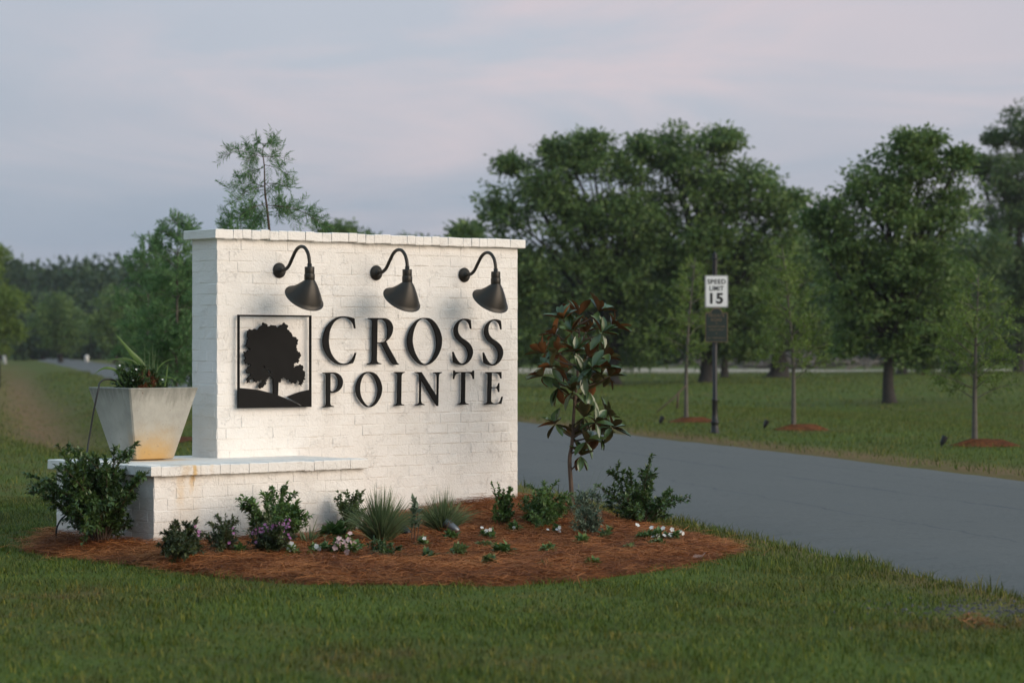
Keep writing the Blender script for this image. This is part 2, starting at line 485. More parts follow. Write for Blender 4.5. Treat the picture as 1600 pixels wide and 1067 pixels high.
ry = np.concatenate([np.arange(-58, 6, 2.0), np.arange(6, 60, .12), np.arange(60, 160, 1.0), np.arange(160, 640, 8.0)])
def edge_noise(y, s):
    return .05 * np.sin(y * 3.1 + s) * np.sin(y * 1.27 + 2 * s) + .035 * np.sin(y * 9.3 + s * 3) + .05 * np.sin(y * .53 + s)
us = np.linspace(0, 1, 13)
nx = near_x(ry) + edge_noise(ry, 1.0); fx = far_x(ry) + edge_noise(ry, 4.0)
RX = nx[:, None] + (fx - nx)[:, None] * us[None, :]
RZ = .006 + .035 * (1 - (2 * us[None, :] - 1) ** 2) + 0 * RX
RZ[:, 0] = -.045; RZ[:, -1] = -.045
V = np.stack([RX, np.repeat(ry[:, None], 13, 1), RZ], -1).reshape(-1, 3)
ii = (np.arange(len(ry) - 1)[:, None] * 13 + np.arange(12)[None, :]).ravel()
me = np_mesh('road', V, np.stack([ii, ii + 1, ii + 14, ii + 13], 1), smooth=True)
at = me.attributes.new('across', 'FLOAT', 'POINT'); at.data.foreach_set('value', np.repeat(us[None, :], len(ry), 0).astype(np.float32).ravel())
tag(link('road', me, None, M['asphalt']), kind='structure')

# pale dirt track across the far grass
px_ = np.linspace(-9, 70, 70)
def track(x, e):
    return 139 + .035 * (x - 5) ** 2 * (x > 5) * .12 + 1.5 * np.sin(x * .21) + e * (14 * (1 - .75 * sstep(8, 24, x)) + 1.2 * np.sin(x * .9 + e))
V = np.concatenate([np.stack([px_, track(px_, e), lawn_z(px_, track(px_, e)) + .03], 1) for e in (-1, 0, 1)], 0)
n_ = len(px_); i = np.arange(n_ - 1)
tag(link('dirt_track', np_mesh('dirt_track', V, np.concatenate([np.stack([i + k * n_, i + 1 + k * n_, i + 1 + (k + 1) * n_, i + (k + 1) * n_], 1) for k in (0, 1)])), None, M['dirt']), kind='structure')

bx = np.arange(BED[:, 0].min() - .2, BED[:, 0].max() + .2, .06); by = np.arange(BED[:, 1].min() - .2, BED[:, 1].max() + .2, .06)
X, Y = np.meshgrid(bx, by); sd = bed_sd(X, Y)
Z = lawn_z(X, Y) + bed_h(X, Y) + .012 * np.sin(X * 7 + np.sin(Y * 5)) * np.cos(Y * 8.3) + .010
Z = np.where(sd > 0, Z, lawn_z(X, Y) - .05)
nr, nc = X.shape
ii = (np.arange(nr - 1)[:, None] * nc + np.arange(nc - 1)[None, :]).ravel()
F = np.stack([ii, ii + 1, ii + nc + 1, ii + nc], 1)
F = F[(sd.ravel()[F] > -.12).any(1)]
tag(link('planting_bed', np_mesh('planting_bed', np.stack([X, Y, Z], -1).reshape(-1, 3), F, smooth=True), None, M['straw_bed']), kind='structure')

# pine needles lying on the bed
def needles(n, inside, hfun, lmin=.09, lmax=.20, w=.0032):
    bb = BED.min(0) - .25, BED.max(0) + .25
    q = rng.uniform(bb[0], bb[1], (n * 3, 2)); q = q[inside(q[:, 0], q[:, 1])][:n]; n = len(q)
    th = rng.uniform(0, 2 * np.pi, n); Ln = rng.uniform(lmin, lmax, n)
    d = np.stack([np.cos(th), np.sin(th), rng.normal(.03, .16, n)], 1); s = np.stack([-np.sin(th), np.cos(th), 0 * th], 1)
    base = np.stack([q[:, 0], q[:, 1], hfun(q[:, 0], q[:, 1]) + rng.uniform(.004, .04, n)], 1)
    bend = rng.normal(0, .16, n)[:, None] * s + rng.uniform(-.03, .14, n)[:, None] * ZV
    ww = (w * rng.uniform(.7, 1.3, n))[:, None]
    sw = s * .75 + ZV * rng.uniform(-.6, .6, n)[:, None]
    a, m_, e = base - d * Ln[:, None] / 2, base + bend * Ln[:, None], base + d * Ln[:, None] / 2
    V = np.stack([a - sw * ww / 2, a + sw * ww / 2, m_ + sw * ww / 2, m_ - sw * ww / 2, e + sw * ww / 3, e - sw * ww / 3], 1).reshape(-1, 3)
    i = np.arange(n)[:, None] * 6
    return V, np.concatenate([i + np.array([[0, 1, 2, 3]]), i + np.array([[3, 2, 4, 5]])], 0)
def in_bed(x, y):
    sd = bed_sd(x, y) + .05 * np.sin(x * 9.1) * np.sin(y * 7.7) + rng.normal(0, .035, x.shape) + (rng.uniform(0, 1, x.shape) < .05) * rng.uniform(0, .22, x.shape)
    a, n = to_wall(x, y)
    blk = ((a > 0) & (a < 2.82) & (n < .01) & (n > -.4)) | ((a > -1.05) & (a < .64) & (n > -.5) & (n < .84))
    return (sd > .0) & ~blk & (n > -.9)
V, F = needles(46000, in_bed, lambda x, y: lawn_z(x, y) + bed_h(x, y))
tag(link('pine_straw', np_mesh('pine_straw', V, F), None, M['straw']), 'loose rust brown pine straw covering the planting bed', 'pine straw', kind='stuff')

# mown grass
def grass_points(n, y0, y1, margin):
    u = rng.uniform(0, 1, n); y = np.sqrt(y0 ** 2 + u * (y1 ** 2 - y0 ** 2))
    x = rng.uniform(-1, 1, n) * (.2118 * y + margin)
    ed = .07 * np.sin(y * 5.1) * np.sin(y * 1.7 + 1)
    t = x - far_x(y) + ed; s = near_x(y) - x + ed
    keep = (t > .02) | (s > -.02)
    sd = bed_sd(x, y) + rng.normal(0, .05, n)
    a, nn = to_wall(x, y)
    keep &= (sd < .01)
    keep &= ~((a > -1.08) & (a < .66) & (nn > -.52) & (nn < .88)) & ~((a > -.02) & (a < 2.84) & (nn > -.36) & (nn < .05))
    bare = np.hypot((x - 2.44) / .36, (y - 12.4) / .40) < rng.uniform(.4, 1.1, n)     # gravel patch by the road
    keep &= ~bare
    dryp = np.maximum(np.exp(-((s - 4.0) / 1.0) ** 2) * sstep(30, 46, y) * .8, np.exp(-((t - .3) / .45) ** 2) * .35)
    keep &= rng.uniform(0, 1, n) > dryp
    # thin, uneven spots
    pat = .6 * vnoise(x, y, .9) + .6 * vnoise(x + 9, y, 2.7)
    keep &= rng.uniform(0, 1, n) < .78 + .36 * pat
    return x[keep], y[keep]
gv, gf, go = [], [], 0
for n, y0, y1, mg, h0, h1, w, seg in ((330000, 8.0, 22, 1.2, .020, .048, .0050, 2), (190000, 22, 60, 2.0, .04, .085, .010, 1), (70000, 60, 135, 4, .06, .12, .03, 1)):
    x, y = grass_points(n, y0, y1, mg); n = len(x)
    z = lawn_z(x, y) - .004
    clump = .85 + .35 * vnoise(x, y, 7.0) + .35 * vnoise(x + 5, y + 3, 2.1)
    rd = np.minimum(np.abs(near_x(y) - x), np.abs(x - far_x(y)))
    tall = 1 + 1.1 * np.exp(-(rd / .16) ** 2) * rng.uniform(0, 1, n)
    h = rng.uniform(h0, h1, n) * np.clip(clump, .55, 1.3) * tall
    th = rng.uniform(0, 2 * np.pi, n); ln = rng.uniform(.2, 1.5, n) * h
    b = np.stack([x, y, z], 1); side = np.stack([np.cos(th), np.sin(th), 0 * th], 1); fw = np.stack([-np.sin(th), np.cos(th), 0 * th], 1)
    ww = (w * rng.uniform(.6, 1.3, n))[:, None]
    tip = b + fw * ln[:, None] + ZV * h[:, None]
    if seg == 2:
        mid = b + fw * (ln * .3)[:, None] + ZV * (h * .6)[:, None]
        V = np.stack([b - side * ww / 2, b + side * ww / 2, mid + side * ww * .42, mid - side * ww * .42, tip], 1).reshape(-1, 3)
        i = np.arange(n)[:, None] * 5
        F = np.concatenate([i + np.array([[0, 1, 2]]), i + np.array([[0, 2, 3]]), i + np.array([[3, 2, 4]])], 0)
    else:
        V = np.stack([b - side * ww / 2, b + side * ww / 2, tip], 1).reshape(-1, 3)
        F = np.arange(3 * n).reshape(-1, 3)
    gv.append(V); gf.append(F + go); go += len(V)
tag(link('mown_grass', np_mesh('mown_grass', np.vstack(gv), np.vstack(gf)), None, M['blade']), 'short mown green grass of the roadside lawn', 'grass', kind='stuff')

# ------------------------------------------------------------------ painted brick sign wall
def make_paint():
    m, nt, N, L, b = new_mat('painted_brick')
    g = N.new('ShaderNodeNewGeometry'); pos = g.outputs['Position']
    n1 = noise(nt, pos, 3.0, 4, .6); n2 = noise(nt, pos, 34, 5, .65, 1.2); n3 = noise(nt, pos, 110, 3, .6)
    vo = N.new('ShaderNodeTexVoronoi'); vo.feature = 'DISTANCE_TO_EDGE'; vo.inputs['Scale'].default_value = 24
    wv = noise(nt, pos, 9, 3, .6)
    wm = N.new('ShaderNodeVectorMath'); wm.operation = 'MULTIPLY_ADD'
    L.new(wv.outputs['Color'], wm.inputs[0]); wm.inputs[1].default_value = (.16, .16, .16); L.new(pos, wm.inputs[2]); L.new(wm.outputs[0], vo.inputs['Vector'])
    crack = maprange(nt, vo.outputs['Distance'], .0, .035, 0, 1)
    gate = maprange(nt, noise(nt, pos, 7, 3).outputs['Fac'], .5, .64, 0, 1)
    crack = math_n(nt, 'SUBTRACT', 1.0, math_n(nt, 'MULTIPLY', math_n(nt, 'SUBTRACT', 1.0, crack), gate))
    col = ramp(nt, n1.outputs['Fac'], [(.3, (.785, .758, .715)), (.5, (.825, .802, .762)), (.7, (.85, .832, .798))]).outputs[0]
    specks = maprange(nt, noise(nt, pos, 75, 2, .5).outputs['Fac'], .70, .76, 0, .35)
    col = mixc(nt, specks, col, (.42, .33, .25))
    # rusty run-off from the planter: two drips over the low wall's front
    def dot(vec, c):
        v = N.new('ShaderNodeVectorMath'); v.operation = 'DOT_PRODUCT'; L.new(pos, v.inputs[0]); v.inputs[1].default_value = vec
        return math_n(nt, 'SUBTRACT', v.outputs['Value'], c)
    a_ = dot(tuple(DV), float(A2 @ D2)); nn_ = dot(tuple(NV), float(A2 @ N2))
    sp = N.new('ShaderNodeSeparateXYZ'); L.new(pos, sp.inputs[0]); zz = sp.outputs['Z']
    wob = math_n(nt, 'MULTIPLY', math_n(nt, 'SUBTRACT', noise(nt, pos, 8, 4).outputs['Fac'], .5), .10)
    aw = math_n(nt, 'ADD', a_, wob)
    st = None
    for c, w, zl, k in ((-.815, .055, .18, .40), (-.735, .028, .30, .85), (-.60, .03, .42, .30), (-.77, .16, .02, .16)):
        d = math_n(nt, 'ABSOLUTE', math_n(nt, 'SUBTRACT', aw, c))
        s_ = math_n(nt, 'MULTIPLY', maprange(nt, d, w * .2, w, k, 0), maprange(nt, zz, zl, zl + .2, 0, 1))
        st = s_ if st is None else math_n(nt, 'MAXIMUM', st, s_)
    # puddle stain on the bench top round the planter foot
    dx = math_n(nt, 'ABSOLUTE', math_n(nt, 'ADD', aw, .50)); dn = math_n(nt, 'ABSOLUTE', math_n(nt, 'SUBTRACT', nn_, .0))
    pud = math_n(nt, 'MULTIPLY', maprange(nt, dx, .16, .32, 1, 0), maprange(nt, dn, .05, .18, .6, 0))
    pud = math_n(nt, 'MULTIPLY', pud, math_n(nt, 'MULTIPLY', maprange(nt, zz, .55, .56, 0, 1), maprange(nt, zz, .59, .6, 1, 0)))
    low = math_n(nt, 'MULTIPLY', maprange(nt, zz, .56, .6, 1, 0), maprange(nt, nn_, .6, .8, 0, 1))
    st = math_n(nt, 'MULTIPLY', st, low)
    st = math_n(nt, 'MAXIMUM', st, pud)
    st = math_n(nt, 'MULTIPLY', st, maprange(nt, n2.outputs['Fac'], .25, .6, .5, 1))
    col = mixc(nt, st, col, (.66, .42, .14))
    splash = math_n(nt, 'MULTIPLY', maprange(nt, math_n(nt, 'ADD', zz, math_n(nt, 'MULTIPLY', n1.outputs['Fac'], .18)), .12, .34, 1, 0), .35)
    col = mixc(nt, splash, col, (.50, .40, .31))
    L.new(col, b.inputs['Base Color']); b.inputs['Roughness'].default_value = .62; b.inputs['Specular IOR Level'].default_value = .3
    h = math_n(nt, 'ADD', math_n(nt, 'MULTIPLY', n2.outputs['Fac'], 1.0), math_n(nt, 'MULTIPLY', n3.outputs['Fac'], .35))
    bn = bump(nt, h, .7, .011)
    bn = bump(nt, crack, .7, .0045, bn)
    L.new(bn, b.inputs['Normal'])
    return m
M['paint'] = make_paint()

def brick_variant(k, Lb, Hb, Db, nx_=5, nz_=3, wob=.0030, bev=.0034):
    r = random.Random(100 + k)
    xs = [-Lb / 2, -Lb / 2 + bev, *[-Lb / 2 + Lb * t / (nx_ - 3) for t in range(1, nx_ - 3)], Lb / 2 - bev, Lb / 2]
    zs = [-Hb / 2, -Hb / 2 + bev, Hb / 2 - bev, Hb / 2]
    V, F = [], []
    for iz, z in enumerate(zs):
        for ix, x in enumerate(xs):
            edge = ix in (0, len(xs) - 1) or iz in (0, len(zs) - 1)
            y = bev * r.uniform(.15, 1.0) if edge else r.uniform(-wob, wob)
            jx = r.uniform(-.003, .003); jz = r.uniform(-.003, .003)
            V.append((x + jx, y, z + jz))
    nx2 = len(xs)
    for iz in range(len(zs) - 1):
        for ix in range(nx2 - 1):
            q = iz * nx2 + ix; F.append((q, q + 1, q + nx2 + 1, q + nx2))
    o = len(V)
    ring = [0, nx2 - 1, len(V) - 1, len(V) - nx2]
    for i in ring: V.append((V[i][0], Db, V[i][2]))
    rows = [list(range(nx2)), [iz * nx2 + nx2 - 1 for iz in range(len(zs))], list(range(len(V) - 4 - nx2, len(V) - 4))[::-1], [iz * nx2 for iz in range(len(zs))][::-1]]
    for k2, row in enumerate(rows):
        F.append(tuple(reversed(row)) + (o + k2, o + (k2 + 1) % 4))
    me = bpy.data.meshes.new('brick'); me.from_pydata(V, [], F); me.materials.append(M['paint'])
    me.update(); return me
PITCH, COURSE = .203, .0800
BV = [brick_variant(k, .1965, .0735, .07) for k in range(10)]

WALL_TOP, CAP_H, BENCH_TOP = 2.130, .068, .565
wall = empty('entrance_sign', WP(1.4, -.16, 0), 'white painted brick entrance wall with CROSS POINTE lettering and low bench wall', 'entrance sign')
core = MB()
ax = (DV, NV, ZV)
core.box(WP(1.407, -.165, (WALL_TOP - .25) / 2), (2.814 - .0036, .33 - .0036, WALL_TOP + .25), ax)
core.box(WP(-.165, .1765, (BENCH_TOP - CAP_H - .25) / 2), (1.73 - .0036, 1.29 - .0036, BENCH_TOP - CAP_H + .25), ax)
core.build('mortar_core', M['paint'], wall)

specs = []      # (centre, rotation z, length scale, visible weight)
def lay(face_len, z0, z1, put, rot, hide=None, weight=1.0):
    nrow = int(round((z1 - z0) / COURSE)); ch = (z1 - z0) / nrow
    for r_ in range(nrow):
        x = -(PITCH / 2 if r_ % 2 else 0) - (.03 if r_ % 3 == 0 else 0)
        while x < face_len - .01:
            l0, l1 = max(x, 0), min(x + PITCH, face_len)
            x += PITCH
            if l1 - l0 < .03: continue
            zc = z0 + (r_ + .5) * ch; mid = (l0 + l1) / 2
            if hide and hide(mid, zc): continue
            specs.append((put(mid, zc), rot, (l1 - l0) / PITCH, weight))
lay(2.814, -.03, WALL_TOP, lambda u, z: WP(u, 0, z), WROT, lambda u, z: u < .5 and z < .49, 1.0)                       # tall wall, front
lay(.33, -.03, WALL_TOP, lambda u, z: WP(0, -.33 + u, z), WROT - math.pi / 2, lambda u, z: z < .49, .55)               # tall wall, left end
lay(1.73, -.11, BENCH_TOP - CAP_H, lambda u, z: WP(-1.03 + u, .8215, z), WROT, None, 1.1)                              # low wall, front
lay(1.29, -.11, BENCH_TOP - CAP_H, lambda u, z: WP(-1.03, -.4685 + u, z), WROT - math.pi / 2, None, .6)                # low wall, left end
lay(.33, -.03, WALL_TOP, lambda u, z: WP(2.814, -u, z), WROT + math.pi / 2, None, .0)                                  # hidden right end
lay(2.814, -.03, WALL_TOP, lambda u, z: WP(2.814 - u, -.33, z), WROT + math.pi, None, .0)                              # hidden back
lay(.82, -.03, BENCH_TOP - CAP_H, lambda u, z: WP(.70, .8215 - u, z), WROT + math.pi / 2, None, .0)                    # low wall, right end
def show(s):
    p = s[0]; below = .25 if p[2] < .12 else 1
    return s[3] * s[2] * below / (p[1] ** 2)
order = sorted(range(len(specs)), key=lambda i: -show(specs[i]))
as_part = set(order[:300])
rest = MB()
for i, (p, rz, sc, w) in enumerate(specs):
    me = BV[rnd.randrange(len(BV))]
    jy = rnd.uniform(-.0018, .0018); tilt = rnd.gauss(0, .0035); sx = (sc * PITCH - .0065) / (PITCH - .0065)
    inward = np.array([-math.sin(rz), math.cos(rz), 0])
    q = p + inward * jy
    if i in as_part:
        o = link('brick', me, wall)
        o.location = q; o.rotation_euler = (rnd.gauss(0, .006), tilt, rz + rnd.gauss(0, .005)); o.scale = (sx, 1, 1)
    else:
        Mx = Matrix.Translation(Vector(q)) @ Matrix.Rotation(rz, 4, 'Z') @ Matrix.Diagonal((sx, 1, 1, 1))
        rest.add([Mx @ v.co for v in me.vertices], [tuple(f.vertices) for f in me.polygons])
tag(rest.build('brick_courses', M['paint'], wall), kind='stuff')

# soldier-set cap bricks on the tall wall and round the bench
def cap_brick(Lb, Wd, Hb, k):
    r = random.Random(400 + k); bev = .005; V, F = [], []
    def jj(s=.0015): return r.uniform(-s, s)
    for z, ins in ((-Hb / 2, bev), (-Hb / 2 + bev, 0), (Hb / 2 - bev, 0), (Hb / 2, bev)):
        for sx, sy in ((-1, -1), (1, -1), (1, 1), (-1, 1)):
            V.append((sx * (Lb / 2 - ins) + jj(), sy * (Wd / 2 - ins) + jj(), z + jj()))
    for k_ in range(3):
        for i in range(4):
            F.append((k_ * 4 + i, k_ * 4 + (i + 1) % 4, k_ * 4 + 4 + (i + 1) % 4, k_ * 4 + 4 + i))
    F += [(3, 2, 1, 0), (12, 13, 14, 15)]
    me = bpy.data.meshes.new('cap_brick'); me.from_pydata(V, [], F); me.materials.append(M['paint']); me.update(); return me
OV = .045
caps = [cap_brick(.0765, .33 + 2 * OV, CAP_H, k) for k in range(5)]
n_cap = 37; cl = (2.814 + 2 * OV) / n_cap
for i in range(n_cap):
    o = link('cap_brick', caps[rnd.randrange(5)], wall)
    o.location = WP(-OV + (i + .5) * cl, -.165 + rnd.uniform(-.003, .003), WALL_TOP + CAP_H / 2 + rnd.uniform(-.0025, .0025))
    o.rotation_euler = (rnd.gauss(0, .006), rnd.gauss(0, .008), WROT + rnd.gauss(0, .006)); o.scale = (rnd.uniform(.975, 1.005), 1, 1)
bc = [cap_brick(.0765, .20, CAP_H, 20 + k) for k in range(5)]
zb = BENCH_TOP - CAP_H / 2
n_cap = 23; cl = (1.73 + OV + .0) / n_cap
for i in range(n_cap):                                   # bench front edge
    o = link('cap_brick', bc[rnd.randrange(5)], wall)
    o.location = WP(-1.03 - OV + (i + .5) * cl, .8215 + OV - .10 + rnd.uniform(-.003, .003), zb + rnd.uniform(-.002, .002))
    o.rotation_euler = (rnd.gauss(0, .005), rnd.gauss(0, .006), WROT + rnd.gauss(0, .006))
n_cap = 15; cl = (1.29 + OV - .16) / n_cap
for i in range(n_cap):                                   # bench left edge
    o = link('cap_brick', bc[rnd.randrange(5)], wall)
    o.location = WP(-1.03 - OV + .10, .66 - (i + .5) * cl, zb + rnd.uniform(-.002, .002))
    o.rotation_euler = (0, rnd.gauss(0, .005), WROT - math.pi / 2 + rnd.gauss(0, .006))
slab = MB(); slab.box(WP(-.085, .082, zb - .002), (1.57, 1.155, CAP_H - .006), ax)
slab.build('bench_slab', M['paint'], wall)

# ---- lettering, drawn on the wall's face
M['iron'] = plain('black_sheet_metal', (.007, .007, .007), .62, .0, .2, 12, .12)
def wall_az(px, py, n=.036):
    o = A2 + n * N2; x = (px - CX) / FPX
    a = (x * o[1] - o[0]) / (D2[0] - x * D2[1])
    return a, CAMH + (HY - py) / FPX * (o[1] + a * D2[1])
def rounded(pts, steps=4, lim=48):
    """Catmull-Rom between points, sharp corners kept"""
    p = np.asarray(pts, float); n = len(p); out = []
    def corner(i):
        u, v = p[i] - p[i - 1], p[(i + 1) % n] - p[i]
        c = u @ v / (np.linalg.norm(u) * np.linalg.norm(v) + 1e-9)
        return math.degrees(math.acos(max(-1, min(1, c)))) > lim
    cs = [corner(i) for i in range(n)]
    for i in range(n):
        b, c = p[i], p[(i + 1) % n]
        a = p[i - 1] if not cs[i] else 2 * b - c
        d = p[(i + 2) % n] if not cs[(i + 1) % n] else 2 * c - b
        if cs[i] and cs[(i + 1) % n]: out.append(b); continue
        ts = np.linspace(0, 1, steps, endpoint=False)[:, None]
        m1, m2 = (c - a) / 2, (d - b) / 2
        ch = np.linalg.norm(c - b)
        for m_ in (m1, m2):
            l_ = np.linalg.norm(m_)
            if l_ > 1.1 * ch: m_ *= 1.1 * ch / l_
        out += list((2 * ts ** 3 - 3 * ts ** 2 + 1) * b + (ts ** 3 - 2 * ts ** 2 + ts) * m1 + (-2 * ts ** 3 + 3 * ts ** 2) * c + (ts ** 3 - ts ** 2) * m2)
    return out
def plate(name, loops, parent, n0=.024, n1=.036, mat=None):
    """a flat cut-out plate standing off the wall; loops are (a, z) outlines, holes included"""
    cu = bpy.data.curves.new(name, 'CURVE'); cu.dimensions = '2D'; cu.fill_mode = 'BOTH'; cu.extrude = (n1 - n0) / 2; cu.bevel_depth = .0008; cu.bevel_resolution = 0
    for lp in loops:
        s = cu.splines.new('POLY'); s.points.add(len(lp) - 1); s.use_cyclic_u = True
        s.points.foreach_set('co', np.array([(x, z, 0, 1) for x, z in lp], dtype=np.float32).ravel())
    tmp = bpy.data.objects.new('tmp', cu)
    me = bpy.data.meshes.new_from_object(tmp); me.name = name
    bpy.data.objects.remove(tmp); bpy.data.curves.remove(cu)
    co = np.empty(len(me.vertices) * 3, np.float32); me.vertices.foreach_get('co', co); co = co.reshape(-1, 3)
    nn = (n0 + n1) / 2 + co[:, 2]
    w = np.stack([A2[0] + co[:, 0] * D2[0] + nn * N2[0], A2[1] + co[:, 0] * D2[1] + nn * N2[1], co[:, 1]], 1)
    me.vertices.foreach_set('co', w.astype(np.float32).ravel()); me.update()
    me.materials.clear()
    return link(name, me, parent, mat or M['iron'])
def crop(org, sc, pts, smooth=True):
    q = [wall_az(org[0] + x / sc, org[1] + y / sc) for x, y in pts]
    return rounded(q) if smooth else q
K1, S1, K2 = (495, 485), 9.412, (630, 485)
K3, S3, K4 = (500, 570), 10.667, (650, 570)
O_out = [(330, 110), (400, 122), (470, 175), (530, 270), (565, 370), (573, 450), (560, 550), (520, 650), (460, 735), (390, 788), (320, 802), (250, 790), (180, 735), (120, 650), (80, 560), (65, 450), (80, 350), (120, 250), (180, 170), (250, 122)]
O_in = [(310, 123), (360, 140), (420, 205), (465, 300), (490, 400), (497, 480), (490, 560), (460, 650), (420, 725), (370, 775), (325, 788), (270, 765), (220, 700), (175, 610), (150, 520), (140, 440), (150, 340), (175, 250), (215, 170), (265, 130)]
S_ = [(1005, 270), (1000, 205), (993, 145), (960, 130), (905, 122), (855, 135), (800, 175), (765, 230), (752, 295), (760, 355), (790, 415), (840, 465), (890, 500), (930, 545), (955, 600), (960, 660), (945, 720), (915, 765), (870, 782), (825, 760), (785, 705), (755, 640), (742, 610), (733, 612), (738, 700), (745, 762), (790, 785), (850, 800), (900, 797), (960, 760), (1005, 700), (1027, 630), (1020, 560), (985, 495), (930, 445), (870, 405), (830, 360), (810, 310), (808, 250), (825, 190), (860, 150), (905, 140), (945, 160), (975, 200), (994, 270)]
LET = [
 ('C', K1, S1, [[(572, 262), (563, 190), (556, 120), (520, 108), (460, 93), (400, 88), (340, 92), (280, 115), (220, 160), (160, 230), (115, 330), (95, 440), (105, 540), (140, 630), (200, 710), (270, 770), (330, 795), (400, 800), (470, 790), (535, 772), (560, 710), (582, 625), (570, 625), (535, 700), (490, 755), (440, 778), (390, 782), (330, 765), (270, 715), (220, 640), (190, 550), (178, 450), (182, 360), (205, 270), (245, 190), (300, 135), (360, 110), (420, 108), (480, 130), (520, 165), (545, 210), (558, 264)]]),
 ('R', K1, S1, [[(762, 113), (860, 113), (960, 113), (1030, 122), (1085, 160), (1118, 220), (1122, 280), (1105, 350), (1065, 415), (1020, 455), (1060, 540), (1110, 630), (1160, 720), (1185, 768), (1208, 787), (1208, 796), (1150, 795), (1118, 775), (1075, 715), (1020, 610), (965, 500), (940, 484), (888, 480), (887, 610), (886, 735), (905, 766), (950, 781), (950, 790), (750, 791), (750, 784), (800, 765), (818, 735), (820, 450), (822, 165), (808, 138), (762, 123)],
            [(890, 470), (960, 470), (1005, 455), (1035, 410), (1048, 340), (1045, 260), (1020, 180), (975, 138), (920, 130), (893, 142)]]),
 ('O', K2, S1, [O_out, O_in]),
 ('S', K2, S1, [S_]),
 ('S', K2, S1, [[(x + 446 + (x - 880) * -.01, y + 9) for x, y in S_]]),
 ('P', K3, S3, [[(55, 131), (120, 128), (230, 126), (290, 140), (345, 180), (378, 240), (384, 300), (370, 360), (330, 415), (280, 450), (220, 466), (172, 464), (172, 560), (173, 645), (187, 678), (235, 689), (235, 698), (55, 706), (55, 698), (97, 684), (112, 645), (112, 400), (112, 178), (100, 152), (55, 143)],
            [(175, 150), (215, 146), (262, 165), (298, 215), (312, 280), (305, 350), (280, 405), (240, 438), (200, 442), (175, 432)]]),
 ('O', K3, S3, [[(825, 116), (890, 128), (950, 170), (1000, 245), (1030, 330), (1038, 400), (1025, 490), (990, 570), (940, 645), (880, 690), (825, 703), (770, 692), (715, 650), (660, 580), (620, 500), (602, 410), (610, 330), (640, 250), (690, 175), (750, 128)],
            [(800, 133), (850, 145), (900, 195), (940, 270), (965, 350), (972, 420), (962, 500), (935, 580), (890, 650), (828, 690), (780, 670), (730, 610), (690, 530), (672, 450), (670, 370), (682, 290), (705, 220), (745, 158)]]),
 ('I', K3, S3, [[(1245, 120), (1415, 118), (1415, 126), (1377, 145), (1362, 180), (1358, 410), (1355, 635), (1370, 656), (1405, 662), (1405, 671), (1238, 682), (1238, 674), (1280, 656), (1295, 625), (1299, 400), (1302, 182), (1288, 148), (1245, 129)]]),
 ('N', K4, S3, [[(-10, 120), (95, 122), (355, 535), (357, 180), (340, 150), (300, 135), (300, 125), (435, 121), (435, 130), (395, 150), (383, 182), (372, 682), (350, 676), (88, 240), (85, 600), (100, 642), (145, 659), (145, 668), (-5, 673), (-5, 665), (45, 648), (62, 612), (66, 190), (48, 150), (-10, 130)]]),
 ('T', K4, S3, [[(645, 95), (656, 118), (945, 118), (958, 97), (970, 97), (970, 235), (960, 235), (945, 180), (920, 148), (880, 135), (825, 133), (822, 370), (820, 605), (835, 638), (875, 651), (875, 659), (705, 662), (705, 654), (748, 638), (762, 605), (766, 370), (770, 133), (720, 135), (670, 155), (648, 190), (638, 235), (628, 235), (635, 97)]]),
 ('E', K4, S3, [[(1165, 122), (1425, 118), (1428, 225), (1418, 225), (1405, 180), (1375, 148), (1330, 136), (1264, 135), (1262, 369), (1340, 371), (1370, 350), (1384, 305), (1393, 305), (1390, 450), (1380, 450), (1370, 410), (1345, 387), (1260, 385), (1252, 585), (1262, 620), (1300, 640), (1350, 642), (1395, 625), (1420, 585), (1438, 530), (1448, 530), (1425, 648), (1145, 661), (1145, 653), (1188, 638), (1200, 605), (1204, 390), (1208, 170), (1195, 145), (1165, 132)]]),
]
for ch, org, sc, loops in LET:
    o = plate('letter', [crop(org, sc, lp) for lp in loops], wall)
    o['label'] = 'black metal serif letter ' + ch

# ---- tree emblem
KE, SE = (365, 490), 7.115
rect = lambda x0, y0, x1, y1: [(x0, y0), (x1, y0), (x1, y1), (x0, y1)]
a0, z0 = wall_az(371.8, 637.6); a1, z1 = wall_az(485.8, 493.0)
t_ = .0105
emb = plate('emblem_frame', [rect(a0, z0, a1, z1), rect(a0 + t_, z0 + t_, a1 - t_, z1 - t_)], wall, .026, .044)
emb['label'] = 'square black metal frame round a spreading tree on a hill'
TREE = [(440, 905), (438, 720), (405, 690), (385, 705), (360, 735), (355, 780), (325, 820), (285, 825), (275, 800), (290, 775), (330, 745), (300, 735), (270, 745), (260, 765), (225, 755), (215, 720), (180, 735), (175, 765), (150, 768), (145, 740), (170, 700), (200, 660), (180, 665), (145, 655), (135, 625), (160, 595), (190, 565), (130, 555), (120, 525), (130, 490), (110, 430), (150, 425), (185, 385), (125, 355), (150, 310), (165, 280), (150, 225), (170, 175), (200, 180), (235, 170), (260, 185), (290, 145), (310, 135), (325, 100), (365, 120), (385, 145), (440, 130), (470, 145), (500, 160), (520, 125), (545, 120), (560, 100), (590, 125), (600, 180), (640, 220), (650, 255), (690, 265), (712, 300), (705, 345), (690, 350), (700, 385), (695, 410), (735, 440), (745, 475), (725, 500), (715, 550), (690, 545), (660, 550), (670, 600), (700, 585), (740, 565), (765, 575), (765, 620), (785, 640), (790, 700), (775, 760), (750, 800), (730, 790), (730, 750), (705, 735), (685, 780), (665, 750), (640, 775), (625, 740), (590, 735), (540, 705), (520, 735), (515, 765), (495, 760), (490, 915)]
